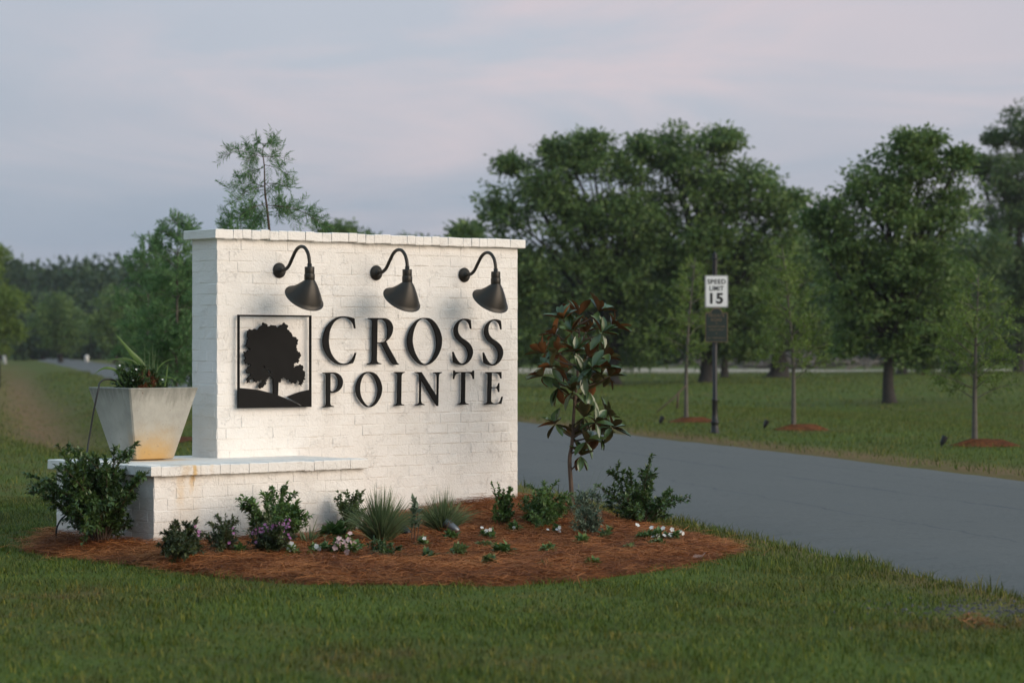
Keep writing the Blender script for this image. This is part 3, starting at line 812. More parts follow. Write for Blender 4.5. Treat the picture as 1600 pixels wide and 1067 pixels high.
def jag(pts, amp=10):
    r = random.Random(3); out = []
    for i, p in enumerate(pts):
        q = pts[(i + 1) % len(pts)]; out.append(p)
        if p[1] > 860 or q[1] > 860: continue
        L_ = math.hypot(q[0] - p[0], q[1] - p[1]); k = int(L_ / 10)
        for j in range(1, k):
            t = j / k; nx_, ny_ = -(q[1] - p[1]) / L_, (q[0] - p[0]) / L_
            d = r.uniform(-amp, amp)
            out.append((p[0] + (q[0] - p[0]) * t + nx_ * d, p[1] + (q[1] - p[1]) * t + ny_ * d))
    return out
cr = lambda pts: crop(KE, SE, pts, False)
plate('tree_silhouette', [cr(jag(TREE)), cr([(322, 575), (345, 585), (352, 605), (335, 600)]), cr([(365, 615), (395, 632), (415, 655), (392, 662), (375, 640)])], emb, .029, .041)
hl = [(56, 826), (150, 834), (270, 848), (360, 870), (440, 890), (500, 912), (580, 945), (660, 985), (752, 1032), (56, 1038)]
hr = [(600, 922), (680, 890), (760, 865), (853, 845), (853, 1032), (790, 1026), (720, 990), (640, 945)]
plate('hill', [rounded(cr(hl), 4, 60)], emb, .028, .042)
plate('hill', [rounded(cr(hr), 4, 50)], emb, .028, .042)

# ------------------------------------------------------------------ gooseneck lamps (unlit)
M['bronze'] = plain('dark_bronze_paint', (.034, .031, .026), .40, .45, .15, 8, .4)
M['lamp_white'] = plain('lamp_inner_enamel', (.55, .55, .52), .5)
def gooseneck(a, label):
    t = empty('gooseneck_lamp', WP(a, 0, 1.912), label, 'wall lamp', 'three gooseneck lamps over the lettering')
    z = 1.912
    w = lambda n, dz, da=0: WP(a + da, n, z + dz)
    m = MB(); V, F, prof = [], [], [(.0, .002), (.0555, .002), (.057, .006), (.052, .013), (.030, .019), (.018, .030), (.0135, .040)]
    nseg = 28
    for r_, y in prof[1:]:
        for i in range(nseg):
            th = 2 * math.pi * i / nseg; V.append(w(y, r_ * math.sin(th), r_ * math.cos(th)))
    for j in range(len(prof) - 2):
        for i in range(nseg): F.append((j * nseg + i, j * nseg + (i + 1) % nseg, (j + 1) * nseg + (i + 1) % nseg, (j + 1) * nseg + i))
    F.append(tuple(range((len(prof) - 2) * nseg, (len(prof) - 1) * nseg)))
    m.add(V, F, 0, True); m.build('wall_plate', M['bronze'], t)
    path = smooth_path([w(.03, 0), w(.075, .002), w(.125, .030), w(.170, .085), (w(.215, .138)), w(.265, .163), w(.318, .158), w(.360, .122), w(.381, .070), w(.385, .015)], 8)
    m = MB(); m.tube(path, .0128, 12); m.build('arm', M['bronze'], t)
    c = w(.385, 0)
    m = MB(); m.lathe((c[0], c[1], c[2]), [(.0165, .040), (.0165, .018), (.034, .017), (.0355, .012), (.0355, -.030), (.0345, -.033), (.0375, -.036), (.0385, -.040), (.0385, -.075), (.036, -.080)][::-1], 24)
    m.build('socket', M['bronze'], t)
    V, F = [], []; nseg = 40; rings = []
    for k in range(9):
        s = k / 8; rings.append((s, 1.0))
    rings += [(1.0, 1.02), (1.012, 1.02), (1.012, .985)] + [(k / 8, .975) for k in range(8, -1, -1)]
    for s, e in rings:
        phi = R(39) * min(1, s) ** .9; rad = (.0375 + (.146 - .0375) * min(s, 1) ** .92) * e
        cn = .385 - .066 * s; cz = -.078 - .128 * s
        for i in range(nseg):
            th = 2 * math.pi * i / nseg
            V.append(w(cn + rad * math.cos(th) * math.cos(phi), cz - rad * math.cos(th) * math.sin(phi), rad * math.sin(th)))
    for j in range(len(rings) - 1):
        for i in range(nseg): F.append((j * nseg + i, j * nseg + (i + 1) % nseg, (j + 1) * nseg + (i + 1) % nseg, (j + 1) * nseg + i))
    m = MB()
    half = 12 * nseg
    m.add(V, F, 0, True)
    for k in range(half, len(m.m)): m.m[k] = 1
    m.build('shade', [M['bronze'], M['lamp_white']], t)
gooseneck(.536, 'dark bronze gooseneck lamp above the tree emblem, leftmost of three')
gooseneck(1.418, 'dark bronze gooseneck lamp above the R and O, middle of three')
gooseneck(2.269, 'dark bronze gooseneck lamp above the final S, rightmost of three')

# ------------------------------------------------------------------ concrete planter
def make_concrete():
    m, nt, N, L, b = new_mat('weathered_concrete')
    pos = world_co(nt); n1 = noise(nt, pos, 5, 5, .65); n2 = noise(nt, pos, 40, 4, .6)
    sp = N.new('ShaderNodeSeparateXYZ'); L.new(pos, sp.inputs[0]); zz = sp.outputs['Z']
    col = ramp(nt, n1.outputs['Fac'], [(.3, (.30, .295, .265)), (.55, (.40, .39, .345)), (.75, (.47, .46, .41))]).outputs[0]
    def dot(vec, c):
        v = N.new('ShaderNodeVectorMath'); v.operation = 'DOT_PRODUCT'; L.new(pos, v.inputs[0]); v.inputs[1].default_value = vec
        return math_n(nt, 'SUBTRACT', v.outputs['Value'], c)
    a_ = dot(tuple(DV), float(A2 @ D2)); nn_ = dot(tuple(NV), float(A2 @ N2))
    zw = math_n(nt, 'ADD', zz, math_n(nt, 'MULTIPLY', n1.outputs['Fac'], .30))
    rust = math_n(nt, 'MULTIPLY', maprange(nt, zw, .72, 1.02, 1, 0), maprange(nt, math_n(nt, 'ABSOLUTE', math_n(nt, 'ADD', a_, .54)), .05, .26, .8, 0))
    rust = math_n(nt, 'MULTIPLY', rust, maprange(nt, nn_, -.06, -.01, 0, 1))
    col = mixc(nt, rust, col, (.56, .34, .10))
    # algae and drip marks under the rim
    st = noise(nt, pos, 9, 5, .7)
    mpn = N.new('ShaderNodeMapping'); mpn.inputs['Scale'].default_value = (6, 6, .9); L.new(pos, mpn.inputs['Vector'])
    drip = noise(nt, mpn.outputs[0], 4, 4, .6)
    dk = math_n(nt, 'MULTIPLY', maprange(nt, math_n(nt, 'ADD', zz, math_n(nt, 'MULTIPLY', drip.outputs['Fac'], .3)), 1.10, 1.26, 0, 1), .75)
    col = mixc(nt, dk, col, (.17, .17, .145))
    col = mixc(nt, maprange(nt, n2.outputs['Fac'], .62, .72, 0, .55), col, (.16, .15, .13))
    L.new(col, b.inputs['Base Color']); b.inputs['Roughness'].default_value = .85; b.inputs['Specular IOR Level'].default_value = .25
    L.new(bump(nt, n2.outputs['Fac'], .35, .006), b.inputs['Normal'])
    return m
M['concrete'] = make_concrete(); M['soil'] = plain('potting_soil', (.05, .036, .026), .95, var=.4, scale=60)
pa, pn = -.515, -.157      # centre of the planter foot in wall coordinates
planter = empty('planter', WP(pa, pn, BENCH_TOP + .002), 'flared square concrete planter with rust stains on the bench wall', 'planter')
m = MB(); V = []; prof = [(.150, 0), (.158, .006), (.277, .484), (.281, .494), (.281, .500), (.276, .504), (.245, .504), (.240, .500), (.215, .41)]
for h_, z in prof:
    for sx, sy in ((-1, 1), (1, 1), (1, -1), (-1, -1)):
        cut = .010
        c1 = (sx * h_ - (cut * sx if True else 0), sy * h_); c2 = (sx * h_, sy * h_ - cut * sy)
        pts = (c1, c2) if sx * sy > 0 else (c2, c1)
        for u, v in (pts if True else ()):
            V.append(WP(pa + u, pn + v, BENCH_TOP + .002 + z))
F = []
for j in range(len(prof) - 1):
    for i in range(8): F.append((j * 8 + i, j * 8 + (i + 1) % 8, (j + 1) * 8 + (i + 1) % 8, (j + 1) * 8 + i))
F.append(tuple(range(8))); 
m.add(V, F); m.build('pot', M['concrete'], planter)
m = MB(); m.box(WP(pa, pn, BENCH_TOP + .435), (.43, .43, .02), ax); m.build('soil', M['soil'], planter)

M['cord'] = plain('black_cable_sheath', (.012, .012, .012), .45)
pth = [P(196, 604, 17.0), P(186, 598, 16.98), P(175, 593, 16.93), P(163, 593, 16.88), P(155.5, 599, 16.86), P(154, 607, 16.83), P(150.5, 622, 16.82), P(146, 645, 16.82), P(141, 675, 16.82), P(137, 700, 16.80), P(134, 720, 16.68), P(128, 742, 16.55), P(118, 775, 16.5), P(106, 800, 16.5), P(95, 812, 16.5), P(89, 824, 16.5), P(88, 836, 16.5), P(92, 843, 16.5), P(102, 848, 16.5)]
m = MB(); m.tube(smooth_path(pth, 8), .0065, 8)
tag(m.build('cable', M['cord'], None), 'thin black cable hanging from the planter rim down behind the shrub', 'cable')

# ------------------------------------------------------------------ foliage materials
M['bark'] = plain('grey_bark', (.030, .027, .024), .9, var=.35, scale=14)
M['pale_bark'] = plain('pale_young_bark', (.095, .086, .072), .85, var=.25, scale=20)
M['twig'] = plain('brown_twig', (.085, .058, .040), .85, var=.25, scale=40)
M['pecan'] = leaf_mat('pecan_leaves', ((.058, .108, .034), (.112, .182, .052), (.190, .275, .086)), .5, .38, .3, big=.9)
M['pecan_dark'] = leaf_mat('deep_green_leaves', ((.044, .082, .030), (.082, .136, .044), (.140, .205, .068)), .5, .36, .3, big=.9)
M['lime'] = leaf_mat('spring_green_leaves', ((.075, .125, .024), (.125, .190, .038), (.175, .250, .054)), .55, .35, .25, big=.6)
M['cypress'] = leaf_mat('cypress_fronds', ((.072, .150, .055), (.115, .225, .082), (.175, .300, .125)), .55, .48, .25, big=1.5)
M['wood_far'] = leaf_mat('far_wood_leaves', ((.024, .048, .026), (.040, .076, .036), (.064, .110, .046)), .6, .25, .2, big=.08)
M['shrub_dark'] = leaf_mat('dark_shrub_leaves', ((.030, .060, .018), (.058, .108, .030), (.105, .170, .050)), .38, .2, .5, big=6)
M['shrub_green'] = leaf_mat('green_shrub_leaves', ((.050, .100, .026), (.090, .165, .042), (.160, .260, .076)), .40, .25, .5, big=6)
M['shrub_pale'] = leaf_mat('pale_shrub_leaves', ((.055, .090, .030), (.100, .155, .052), (.170, .230, .090)), .45, .25, .45, big=6)
M['azalea'] = leaf_mat('azalea_leaves', ((.028, .042, .017), (.054, .078, .027), (.098, .120, .044)), .45, .2, .4, big=8)
M['ornamental'] = leaf_mat('ornamental_grass_blades', ((.060, .100, .042), (.115, .170, .074), (.200, .250, .125)), .5, .3, .35, big=5)
M['dry_blade'] = leaf_mat('dry_grass_blades', ((.12, .085, .045), (.20, .15, .085), (.30, .24, .15)), .6, .2, .2, big=5)
M['sage'] = leaf_mat('grey_green_leaves', ((.070, .110, .070), (.120, .170, .115), (.190, .240, .170)), .55, .2, .3, big=8)
M['strap'] = leaf_mat('strap_leaves', ((.055, .110, .026), (.100, .175, .042), (.155, .240, .066)), .4, .3, .5, big=6)
M['russet'] = leaf_mat('russet_stems', ((.08, .028, .014), (.15, .050, .022), (.24, .095, .040)), .6, .15, .3, big=8)
M['purple'] = leaf_mat('purple_petals', ((.24, .075, .20), (.36, .14, .31), (.50, .26, .44)), .5, .3, .3, big=9)
M['pink'] = leaf_mat('pale_pink_petals', ((.60, .36, .38), (.72, .50, .50), (.80, .64, .62)), .5, .3, .3, big=9)
M['white'] = leaf_mat('white_petals', ((.68, .68, .66), (.76, .76, .74), (.82, .82, .80)), .5, .3, .3, big=9)
M['mag_top'] = leaf_mat('magnolia_leaf_top', ((.030, .060, .022), (.052, .092, .032), (.085, .130, .048)), .22, .05, .6, big=9)
M['mag_under'] = leaf_mat('magnolia_leaf_underside', ((.070, .058, .022), (.160, .070, .025), (.250, .110, .040)), .75, .05, .2, big=9)

# ------------------------------------------------------------------ large trees
def big_tree(name, label, base_px, lobes, trunk_r, leafm, leaf=.20, dens=1.0, seed=1, depth=None, group=None, cat='tree', lean=0, thick=.75, per=38):
    """lobes: (px, py, radius px [, vertical radius px]) of the crown as it stands at the tree's distance"""
    global rng
    keep = rng; rng = np.random.default_rng(seed)
    if depth is None: b = G(*base_px)
    else:
        x, y = (base_px[0] - CX) / FPX * depth, depth; b = np.array([x, y, gz(x, y)])
    d = b[1]; k = d / FPX
    t = empty(name, b, label, cat, group)
    wood, crown = QB(), QB()
    LB = []
    for lb in lobes:
        px, py, r = lb[:3]; rv = lb[3] if len(lb) > 3 else r * .85
        c = P(px, py, d); LB.append((c, r * k, rv * k))
        for s in (-1, 1):                       # the crown is as deep as it is wide
            LB.append((c + np.array([rng.normal(0, .3) * r * k, s * r * k * rng.uniform(.8, 1.25) * thick, rng.normal(-.1, .2) * rv * k]), r * k * rng.uniform(.75, .95), rv * k * rng.uniform(.7, .92)))
    cen = np.mean([l[0] for l in LB], 0); zlow = min(l[0][2] - l[2] for l in LB)
    fork = np.array([b[0] + lean, b[1], b[2] + max(.9, (zlow - b[2]) * .85 + .25 * (cen[2] - zlow))])
    tp = smooth_path([b - ZV * .1, b + (fork - b) * .35 + np.array([rng.normal(0, .05), 0, 0]), fork], 6)
    wood.tube(tp, np.linspace(trunk_r * 1.25, trunk_r * .72, len(tp)) * (1 + .5 * np.exp(-np.linspace(0, 9, len(tp)))), 9)
    for c, rx, rz in LB:
        mid = fork + (c - fork) * .5 + np.array([rng.normal(0, .2), rng.normal(0, .2), .12 * np.linalg.norm(c - fork)])
        lp = smooth_path([fork - ZV * .1, mid, c], 5); l_ = np.linspace(trunk_r * .36, trunk_r * .08, len(lp))
        wood.tube(lp, l_, 5)
        nc = max(10, int(30 * dens * (rx * rz) / (leaf * 4.6) ** 2 * .62))
        dirs = rand_dirs(nc, .15)
        rad = np.where(rng.uniform(0, 1, nc) < .16, rng.uniform(1.0, 1.32, nc), rng.uniform(.35, 1.0, nc) ** .6)
        cc = c + dirs * rad[:, None] * np.array([rx, rx, rz])
        cc += rng.normal(0, .10, cc.shape) * rx
        for q in cc[::6]:
            wood.tube(np.array([c, c + (q - c) * .55 + ZV * .05 * rx, q]), np.array([trunk_r * .07, trunk_r * .05, trunk_r * .02]), 3)
        cr_ = leaf * rng.uniform(1.2, 2.3, nc)
        npl = rng.poisson(per, nc)
        idx = np.repeat(np.arange(nc), npl)
        off = rng.normal(0, .5, (len(idx), 3)) * cr_[idx][:, None] * np.array([1.15, 1.15, .62])
        pp = cc[idx] + off
        dd = unit(off + rng.normal(0, .35, off.shape) * cr_[idx][:, None]) + np.array([0, 0, -.15])
        V, F = kites(pp, dd, leaf * rng.uniform(.6, 1.35, len(idx)), leaf * rng.uniform(.34, .65, len(idx)))
        crown.add(V, F)
    wood.build('trunk', M['bark'], t, True)
    crown.build('crown', M[leafm], t)
    rng = keep
    return t
GROVE = 'old shade trees of the grove'
big_tree('shade_tree', 'broad dark shade tree nearest the sign wall, its trunk behind the magnolia', (960, 601),
         [(790, 330, 42), (770, 400, 40), (800, 460, 48), (845, 285, 48), (890, 250, 42), (940, 258, 40), (985, 262, 38), (880, 340, 60), (950, 350, 62), (1010, 330, 50), (860, 430, 60), (930, 440, 62), (1000, 420, 55), (840, 515, 42), (905, 520, 45), (985, 505, 46), (795, 258, 13), (1000, 228, 20), (925, 222, 18), (870, 232, 18), (830, 545, 30), (890, 555, 26), (1005, 548, 30), (1040, 500, 34)], .23, 'pecan', .20, 1.0, 21, group=GROVE)
big_tree('shade_tree', 'tall shade tree with a high tufted crown behind the speed limit sign', (1104, 597),
         [(1065, 232, 34), (1110, 225, 34), (1135, 222, 20), (1060, 290, 45), (1110, 300, 50), (1160, 290, 44), (1205, 310, 38), (1225, 350, 32), (1050, 370, 55), (1120, 380, 60), (1190, 390, 52), (1060, 460, 52), (1130, 460, 55), (1200, 465, 46), (1090, 520, 36), (1175, 515, 36), (1240, 312, 12), (1050, 255, 18), (1055, 530, 28), (1130, 535, 26), (1180, 540, 24)], .25, 'pecan', .21, 1.0, 22, group=GROVE)
big_tree('shade_tree', 'thick-trunked shade tree between the sign post and the right young tree', (1216, 590),
         [(1215, 420, 44), (1260, 440, 36), (1180, 440, 40), (1235, 500, 40), (1195, 510, 36), (1270, 500, 30), (1250, 385, 26), (1285, 535, 26), (1160, 535, 26)], .42, 'pecan_dark', .22, .9, 23, group=GROVE)
big_tree('shade_tree', 'nearest shade tree on the open lawn, right of centre with slim dark trunk', (1390, 630),
         [(1395, 262, 36), (1440, 240, 32), (1350, 290, 38), (1305, 335, 34), (1295, 385, 30), (1470, 270, 34), (1500, 320, 34), (1400, 320, 50), (1450, 340, 50), (1340, 370, 46), (1310, 440, 40), (1380, 420, 58), (1450, 430, 55), (1345, 490, 46), (1420, 500, 48), (1480, 480, 36), (1400, 545, 26), (1418, 222, 14), (1453, 218, 14), (1275, 345, 14), (1500, 245, 12), (1330, 535, 28), (1455, 535, 28), (1500, 525, 26)], .15, 'pecan', .14, 1.0, 24, group=GROVE)
big_tree('shade_tree', 'shade tree at the right edge rising out of frame', (1592, 581),
         [(1590, 205, 34), (1630, 190, 44), (1555, 270, 30), (1600, 280, 55), (1560, 340, 45), (1640, 330, 60), (1575, 420, 55), (1640, 440, 60), (1545, 470, 40), (1600, 510, 50), (1555, 215, 9), (1530, 255, 14)], .26, 'pecan_dark', .24, 1.0, 25, group=GROVE)
big_tree('shade_tree', 'dim shade tree standing behind the slim-trunked lawn tree', (1408, 585),
         [(1420, 420, 46), (1480, 400, 50), (1520, 440, 50), (1370, 450, 46), (1440, 490, 46), (1510, 510, 40), (1545, 390, 40)], .22, 'pecan_dark', .26, .9, 26, group=GROVE)
big_tree('shade_tree', 'small dim tree behind the sign post base beside the brush pile', (1132, 590),
         [(1130, 480, 36), (1100, 510, 30), (1160, 515, 30), (1140, 430, 30)], .16, 'pecan_dark', .26, .8, 27, group=GROVE)
# tops of farther trees seen over the wall
big_tree('distant_tree', 'distant treetop just left of the grove over the wall cap', (722, 588), [(722, 385, 24), (745, 420, 30), (700, 430, 30), (728, 362, 14), (725, 480, 40)], .2, 'pecan', .26, 1, 31, depth=115)
big_tree('distant_tree', 'distant low treetop over the middle of the wall cap', (648, 580), [(645, 392, 26), (670, 400, 22), (620, 405, 24), (648, 470, 44)], .2, 'pecan_dark', .28, 1, 32, depth=125)
big_tree('distant_tree', 'distant rounded treetop over the cap between left and middle lamps', (535, 580), [(527, 366, 20), (550, 378, 24), (510, 385, 24), (570, 385, 18), (535, 460, 45)], .2, 'pecan', .26, 1, 33, depth=118)
# left side
big_tree('roadside_tree', 'bright green tree cut by the left edge of the picture', (-30, 572), [(-20, 420, 26), (-6, 395, 13), (5, 470, 30), (-35, 470, 45), (15, 510, 24), (-20, 520, 40)], .2, 'lime', .24, 1, 34, depth=150)
big_tree('woodland_tree', 'rounded green tree before the far wood at left', (95, 566), [(95, 478, 24), (75, 505, 24), (115, 510, 26), (95, 535, 24)], .2, 'pecan', .30, 1, 35, depth=215)
big_tree('woodland_tree', 'rounded green tree before the far wood, left of the cypress saplings', (180, 566), [(180, 470, 26), (160, 500, 26), (205, 500, 26), (182, 532, 26)], .2, 'pecan', .30, 1, 36, depth=205)
big_tree('woodland_tree', 'leafy tree before the far wood behind the cypress saplings', (268, 572), [(268, 450, 30), (240, 480, 30), (295, 480, 30), (265, 520, 34), (215, 520, 24)], .2, 'pecan', .28, 1, 37, depth=175)

# the far wood: one mass of trees along the horizon
def far_wood(name, label, strips, seed):
    global rng
    keep = rng; rng = np.random.default_rng(seed)
    q = QB()
    for x0, x1, dep, top, n, leaf in strips:
        for k in range(n):
            px = x0 + (x1 - x0) * (k + rng.uniform(.1, .9)) / n
            d = dep * rng.uniform(.94, 1.12); c0 = P(px, 560, d); c0[2] = 0
            h = (HY - top + rng.normal(0, 5)) / FPX * d + CAMH; r = h * rng.uniform(.20, .30)
            q.tube(np.array([c0, c0 + ZV * h * .6]), np.array([.22, .12]) * d / 200, 4, 1)
            nc = 26
            cc = c0 + np.stack([rng.normal(0, .6, nc) * r, rng.normal(0, .6, nc) * r, h * (.18 + .80 * rng.uniform(0, 1, nc) ** .75)], 1)
            cc[:, :2] = c0[:2] + (cc[:, :2] - c0[:2]) * (1.15 - .75 * ((cc[:, 2:3] / h - .35).clip(0) / .65) ** 2)
            idx = np.repeat(np.arange(nc), 26); off = rng.normal(0, 1, (len(idx), 3)) * r * .27
            V, F = kites(cc[idx] + off, unit(off) + np.array([0, 0, -.1]), leaf * rng.uniform(.6, 1.3, len(idx)), leaf * rng.uniform(.4, .7, len(idx)))
            q.add(V, F)
    o = q.build(name, [M['wood_far'], M['bark']]); rng = keep
    return tag(o, label, 'wood', kind='stuff')
far_wood('far_wood', 'dark far wood along the horizon left of the wall', [(-160, 420, 330, 424, 46, 1.0), (-160, 420, 300, 470, 34, .9), (-150, 360, 275, 515, 34, .8)], 41)
far_wood('far_wood', 'dim wood beyond the dirt track behind the grove', [(420, 760, 250, 440, 22, .9), (760, 1780, 250, 402, 70, .9), (790, 1780, 190, 455, 60, .7), (480, 1760, 215, 500, 60, .75)], 42)

# ------------------------------------------------------------------ young cypresses
def sapling(name, label, base, trunk, branches, leafm='cypress', frond=.10, needle=.045, seed=1, group=None, tr=.02, dens=1.0, bark='twig', nw=.007, auto=None):
    """trunk: world points; branches: (start height fraction, world tip) or auto = (count, low, high, reach)"""
    global rng
    keep = rng; rng = np.random.default_rng(seed)
    t = empty(name, base, label, 'sapling', group)
    wood, fol = QB(), QB()
    tp = smooth_path(trunk, 8); n = len(tp)
    wood.tube(tp, np.linspace(tr, tr * .12, n), 7)
    br = [(tp[int(f * (n - 1))], np.asarray(e)) for f, e in branches]
    if auto:
        cnt, lo, hi, reach = auto
        for i in range(cnt):
            f = lo + (hi - lo) * (i + rng.uniform(0, .8)) / cnt; s = tp[min(n - 1, int(f * (n - 1)))]
            th = i * 2.4 + rng.normal(0, .4); prof = math.sin(math.pi * min(1, .22 + .78 * (f - lo) / (1.02 - lo)) ** .8) * .9 + .16
            l_ = reach * prof * rng.uniform(.7, 1.15)
            br.append((s, s + np.array([math.cos(th) * l_, math.sin(th) * l_, l_ * rng.uniform(.15, .6)])))
    pp, dd = [], []
    for s, e in br:
        L_ = np.linalg.norm(e - s); bp = smooth_path([s, s + (e - s) * .5 + ZV * L_ * rng.uniform(.02, .12), e], 6)
        wood.tube(bp, np.linspace(tr * .20, tr * .04, len(bp)), 4)
        nf = int(max(5, L_ / frond * 6.0) * dens)
        for j in range(nf):
            u = rng.uniform(.18, 1.0); q = bp[min(len(bp) - 1, int(u * (len(bp) - 1)))]
            ax_ = unit(e - s); sd_ = unit(np.cross(ax_, rand_dirs(1)[0]))
            fd = unit(ax_ * rng.uniform(.2, .9) + sd_ * rng.uniform(.5, 1.0) + ZV * rng.uniform(-.15, .45)); fl = frond * rng.uniform(.6, 1.5)
            wood.tube(np.array([q, q + fd * fl]), np.array([tr * .035, tr * .02]) + .0006, 3)
            m_ = int(16 * dens) + 6; v = np.linspace(.08, 1, m_)[:, None]
            sn = unit(np.cross(fd, rand_dirs(1)[0])); sg = np.where(np.arange(m_) % 2, 1, -1)[:, None]
            pp.append(q + fd * fl * v); dd.append(fd * .75 + sn * sg + rng.normal(0, .18, (m_, 3)))
    pp, dd = np.vstack(pp), np.vstack(dd)
    V, F = kites(pp, dd, needle * rng.uniform(.6, 1.2, len(pp)), nw)
    fol.add(V, F)
    wood.build('trunk', M[bark], t, True); fol.build('foliage', M[leafm], t)
    rng = keep
    return t
d1 = 23.6
b1 = P(425, 700, d1); b1[2] = gz(b1[0], b1[1])
p1 = lambda x, y, dz=0: P(x, y, d1 + dz)
sapling('cypress_sapling', 'feathery young cypress rising behind the wall cap, nearest of its row', b1,
        [b1, p1(424, 480), p1(422, 380), p1(417, 325), p1(414, 300), p1(413, 262), p1(411, 232), p1(424, 219)],
        [(.62, p1(354, 298, .2)), (.62, p1(362, 318, -.3)), (.63, p1(456, 298, -.2)), (.64, p1(446, 318, .3)), (.72, p1(372, 280, .2)), (.74, p1(456, 276, -.1)), (.80, p1(356, 240, .1)), (.80, p1(454, 250, .1)), (.83, p1(380, 258, -.4)), (.93, p1(396, 228, .1)), (.93, p1(424, 232, -.2)), (.97, p1(428, 217, 0)),
         (.45, p1(512, 356, -.2)), (.46, p1(496, 338, .1)), (.45, p1(350, 350, .2)), (.47, p1(372, 338, -.2)), (.44, p1(470, 352, .4)), (.43, p1(395, 352, .5))], seed=51, frond=.115, needle=.066, tr=.018, dens=.85, group='cypress saplings along the near road edge')
for (px, dep, top, lab, sd_) in ((372, 30, 322, 'blurred young cypress behind the wall, left of the nearest cypress top', 52), (274, 36.5, 330, 'tall young cypress directly left of the wall end', 53), (229, 45, 360, 'young cypress farthest left above the planter', 54)):
    x = (px - CX) / FPX * dep; b = np.array([x, dep, gz(x, dep)])
    top_ = P(px + 4, top, dep); hgt = top_[2] - b[2]
    sapling('cypress_sapling', lab, b, [b, b + ZV * hgt * .5 + np.array([.02, 0, 0]), top_], [], seed=sd_, frond=.17, needle=.08, tr=.035, dens=.85, nw=.017, auto=(64, .22, .98, .62 if px != 372 else .5), group='cypress saplings along the near road edge', bark='pale_bark')
    m = MB(); n_ = 26
    ring = [(b[0] + .55 * math.cos(2 * math.pi * i / n_) * rnd.uniform(.85, 1.1), b[1] + .55 * math.sin(2 * math.pi * i / n_) * rnd.uniform(.85, 1.1)) for i in range(n_)]
    m.add([(x_, y_, gz(x_, y_) + .01) for x_, y_ in ring] + [(b[0], b[1], b[2] + .09)], [(i, (i + 1) % n_, n_) for i in range(n_)], 0, True)
    tag(m.build('mulch_ring', M['straw_bed'], None), 'brown mulch ring at the foot of the ' + {372: 'blurred cypress behind the wall', 274: 'cypress left of the wall end', 229: 'farthest left cypress'}[px], 'mulch ring', 'mulch rings under saplings')
for (px, py, dep_top, lean, lab, sd_, auto, lm) in ((1072, 660, 402, 14, 'pale-trunked sapling left of the speed limit sign, braced by a stake', 55, (26, .42, .98, .62), 'lime'), (1240, 672, 385, -18, 'sapling across the road right of the speed limit sign', 56, (44, .36, .98, .68), 'lime'), (1523, 697, 428, 6, 'open branched sapling nearest the right edge beyond the road', 57, (34, .34, .98, .72), 'lime')):
    b = G(px, py); dep = b[1]
    top_ = P(px + lean, dep_top, dep); hgt = top_[2] - b[2]
    sapling('lawn_sapling', lab, b, [b, b + ZV * hgt * .45 + np.array([lean * .1 / FPX * dep, 0, 0]), top_], [], lm, seed=sd_, frond=.17, needle=.075, tr=.045, dens=.48, nw=.019, auto=auto, group='saplings across the road', bark='pale_bark')
    m = MB(); n_ = 30; rr = .46
    ring = [(b[0] + .12 + rr * math.cos(2 * math.pi * i / n_) * rnd.uniform(.8, 1.15), b[1] + rr * .8 * math.sin(2 * math.pi * i / n_)) for i in range(n_)]
    ring2 = [(b[0] + .1 + (x_ - b[0]) * .45, b[1] + (y_ - b[1]) * .45) for x_, y_ in ring]
    m.add([(x_, y_, gz(x_, y_) + .008) for x_, y_ in ring] + [(x_, y_, gz(x_, y_) + .09 + rnd.uniform(-.015, .015)) for x_, y_ in ring2] + [(b[0], b[1], b[2] + .10)],
          [(i, (i + 1) % n_, n_ + (i + 1) % n_, n_ + i) for i in range(n_)] + [(n_ + i, n_ + (i + 1) % n_, 2 * n_) for i in range(n_)], 0, True)
    tag(m.build('mulch_ring', M['straw_bed'], None), 'red brown mulch mound under the ' + {1072: 'staked sapling left of the sign post', 1240: 'sapling right of the sign post', 1523: 'sapling nearest the right edge'}[px], 'mulch ring', 'mulch rings under saplings')
# stake and strap bracing the left one
s0 = G(1072, 660); m = MB()
m.tube(np.array([P(1073, 601, s0[1] - .05), P(1052, 622, s0[1] - .3), P(1026, 644, s0[1] - .55)]), .012, 6)
m.tube(np.array([P(1060, 612, s0[1] - .2), P(1058, 638, s0[1] - .25)]), .02, 6)
tag(m.build('tree_brace', M['twig'], None), 'thin dark brace leaning against the pale-trunked sapling', 'tree brace')

# small wedge-shaped uplights in the grass beyond the road
M['black_metal'] = plain('black_powder_coat', (.014, .014, .015), .45, .3)
M['lens'] = plain('dark_lamp_glass', (.05, .055, .06), .15, 0, .1, 10, .6)
for px, py, lab in ((1031, 664, 'small black uplight left of the staked sapling'), (1194, 671, 'small black uplight left of the sapling beside the sign post'), (1471, 699, 'small black uplight left of the right edge sapling')):
    b = G(px, py); t = empty('ground_uplight', b, lab, 'uplight', 'uplights in the far lawn')
    m = MB(); m.tube(np.array([b - ZV * .03, b + ZV * .05]), .010, 8); m.build('stake', M['black_metal'], t)
    axd = unit(np.array([.42, .1, .9])); c0 = b + ZV * .035
    m = MB(); m.tube(np.array([c0, c0 + axd * .02, c0 + axd * .05, c0 + axd * .12, c0 + axd * .125]), np.array([.016, .030, .036, .042, .042]), 12); m.build('housing', M['black_metal'], t)
    m = MB(); m.tube(np.array([c0 + axd * .1255, c0 + axd * .128]), .036, 12); m.build('lens', M['lens'], t)

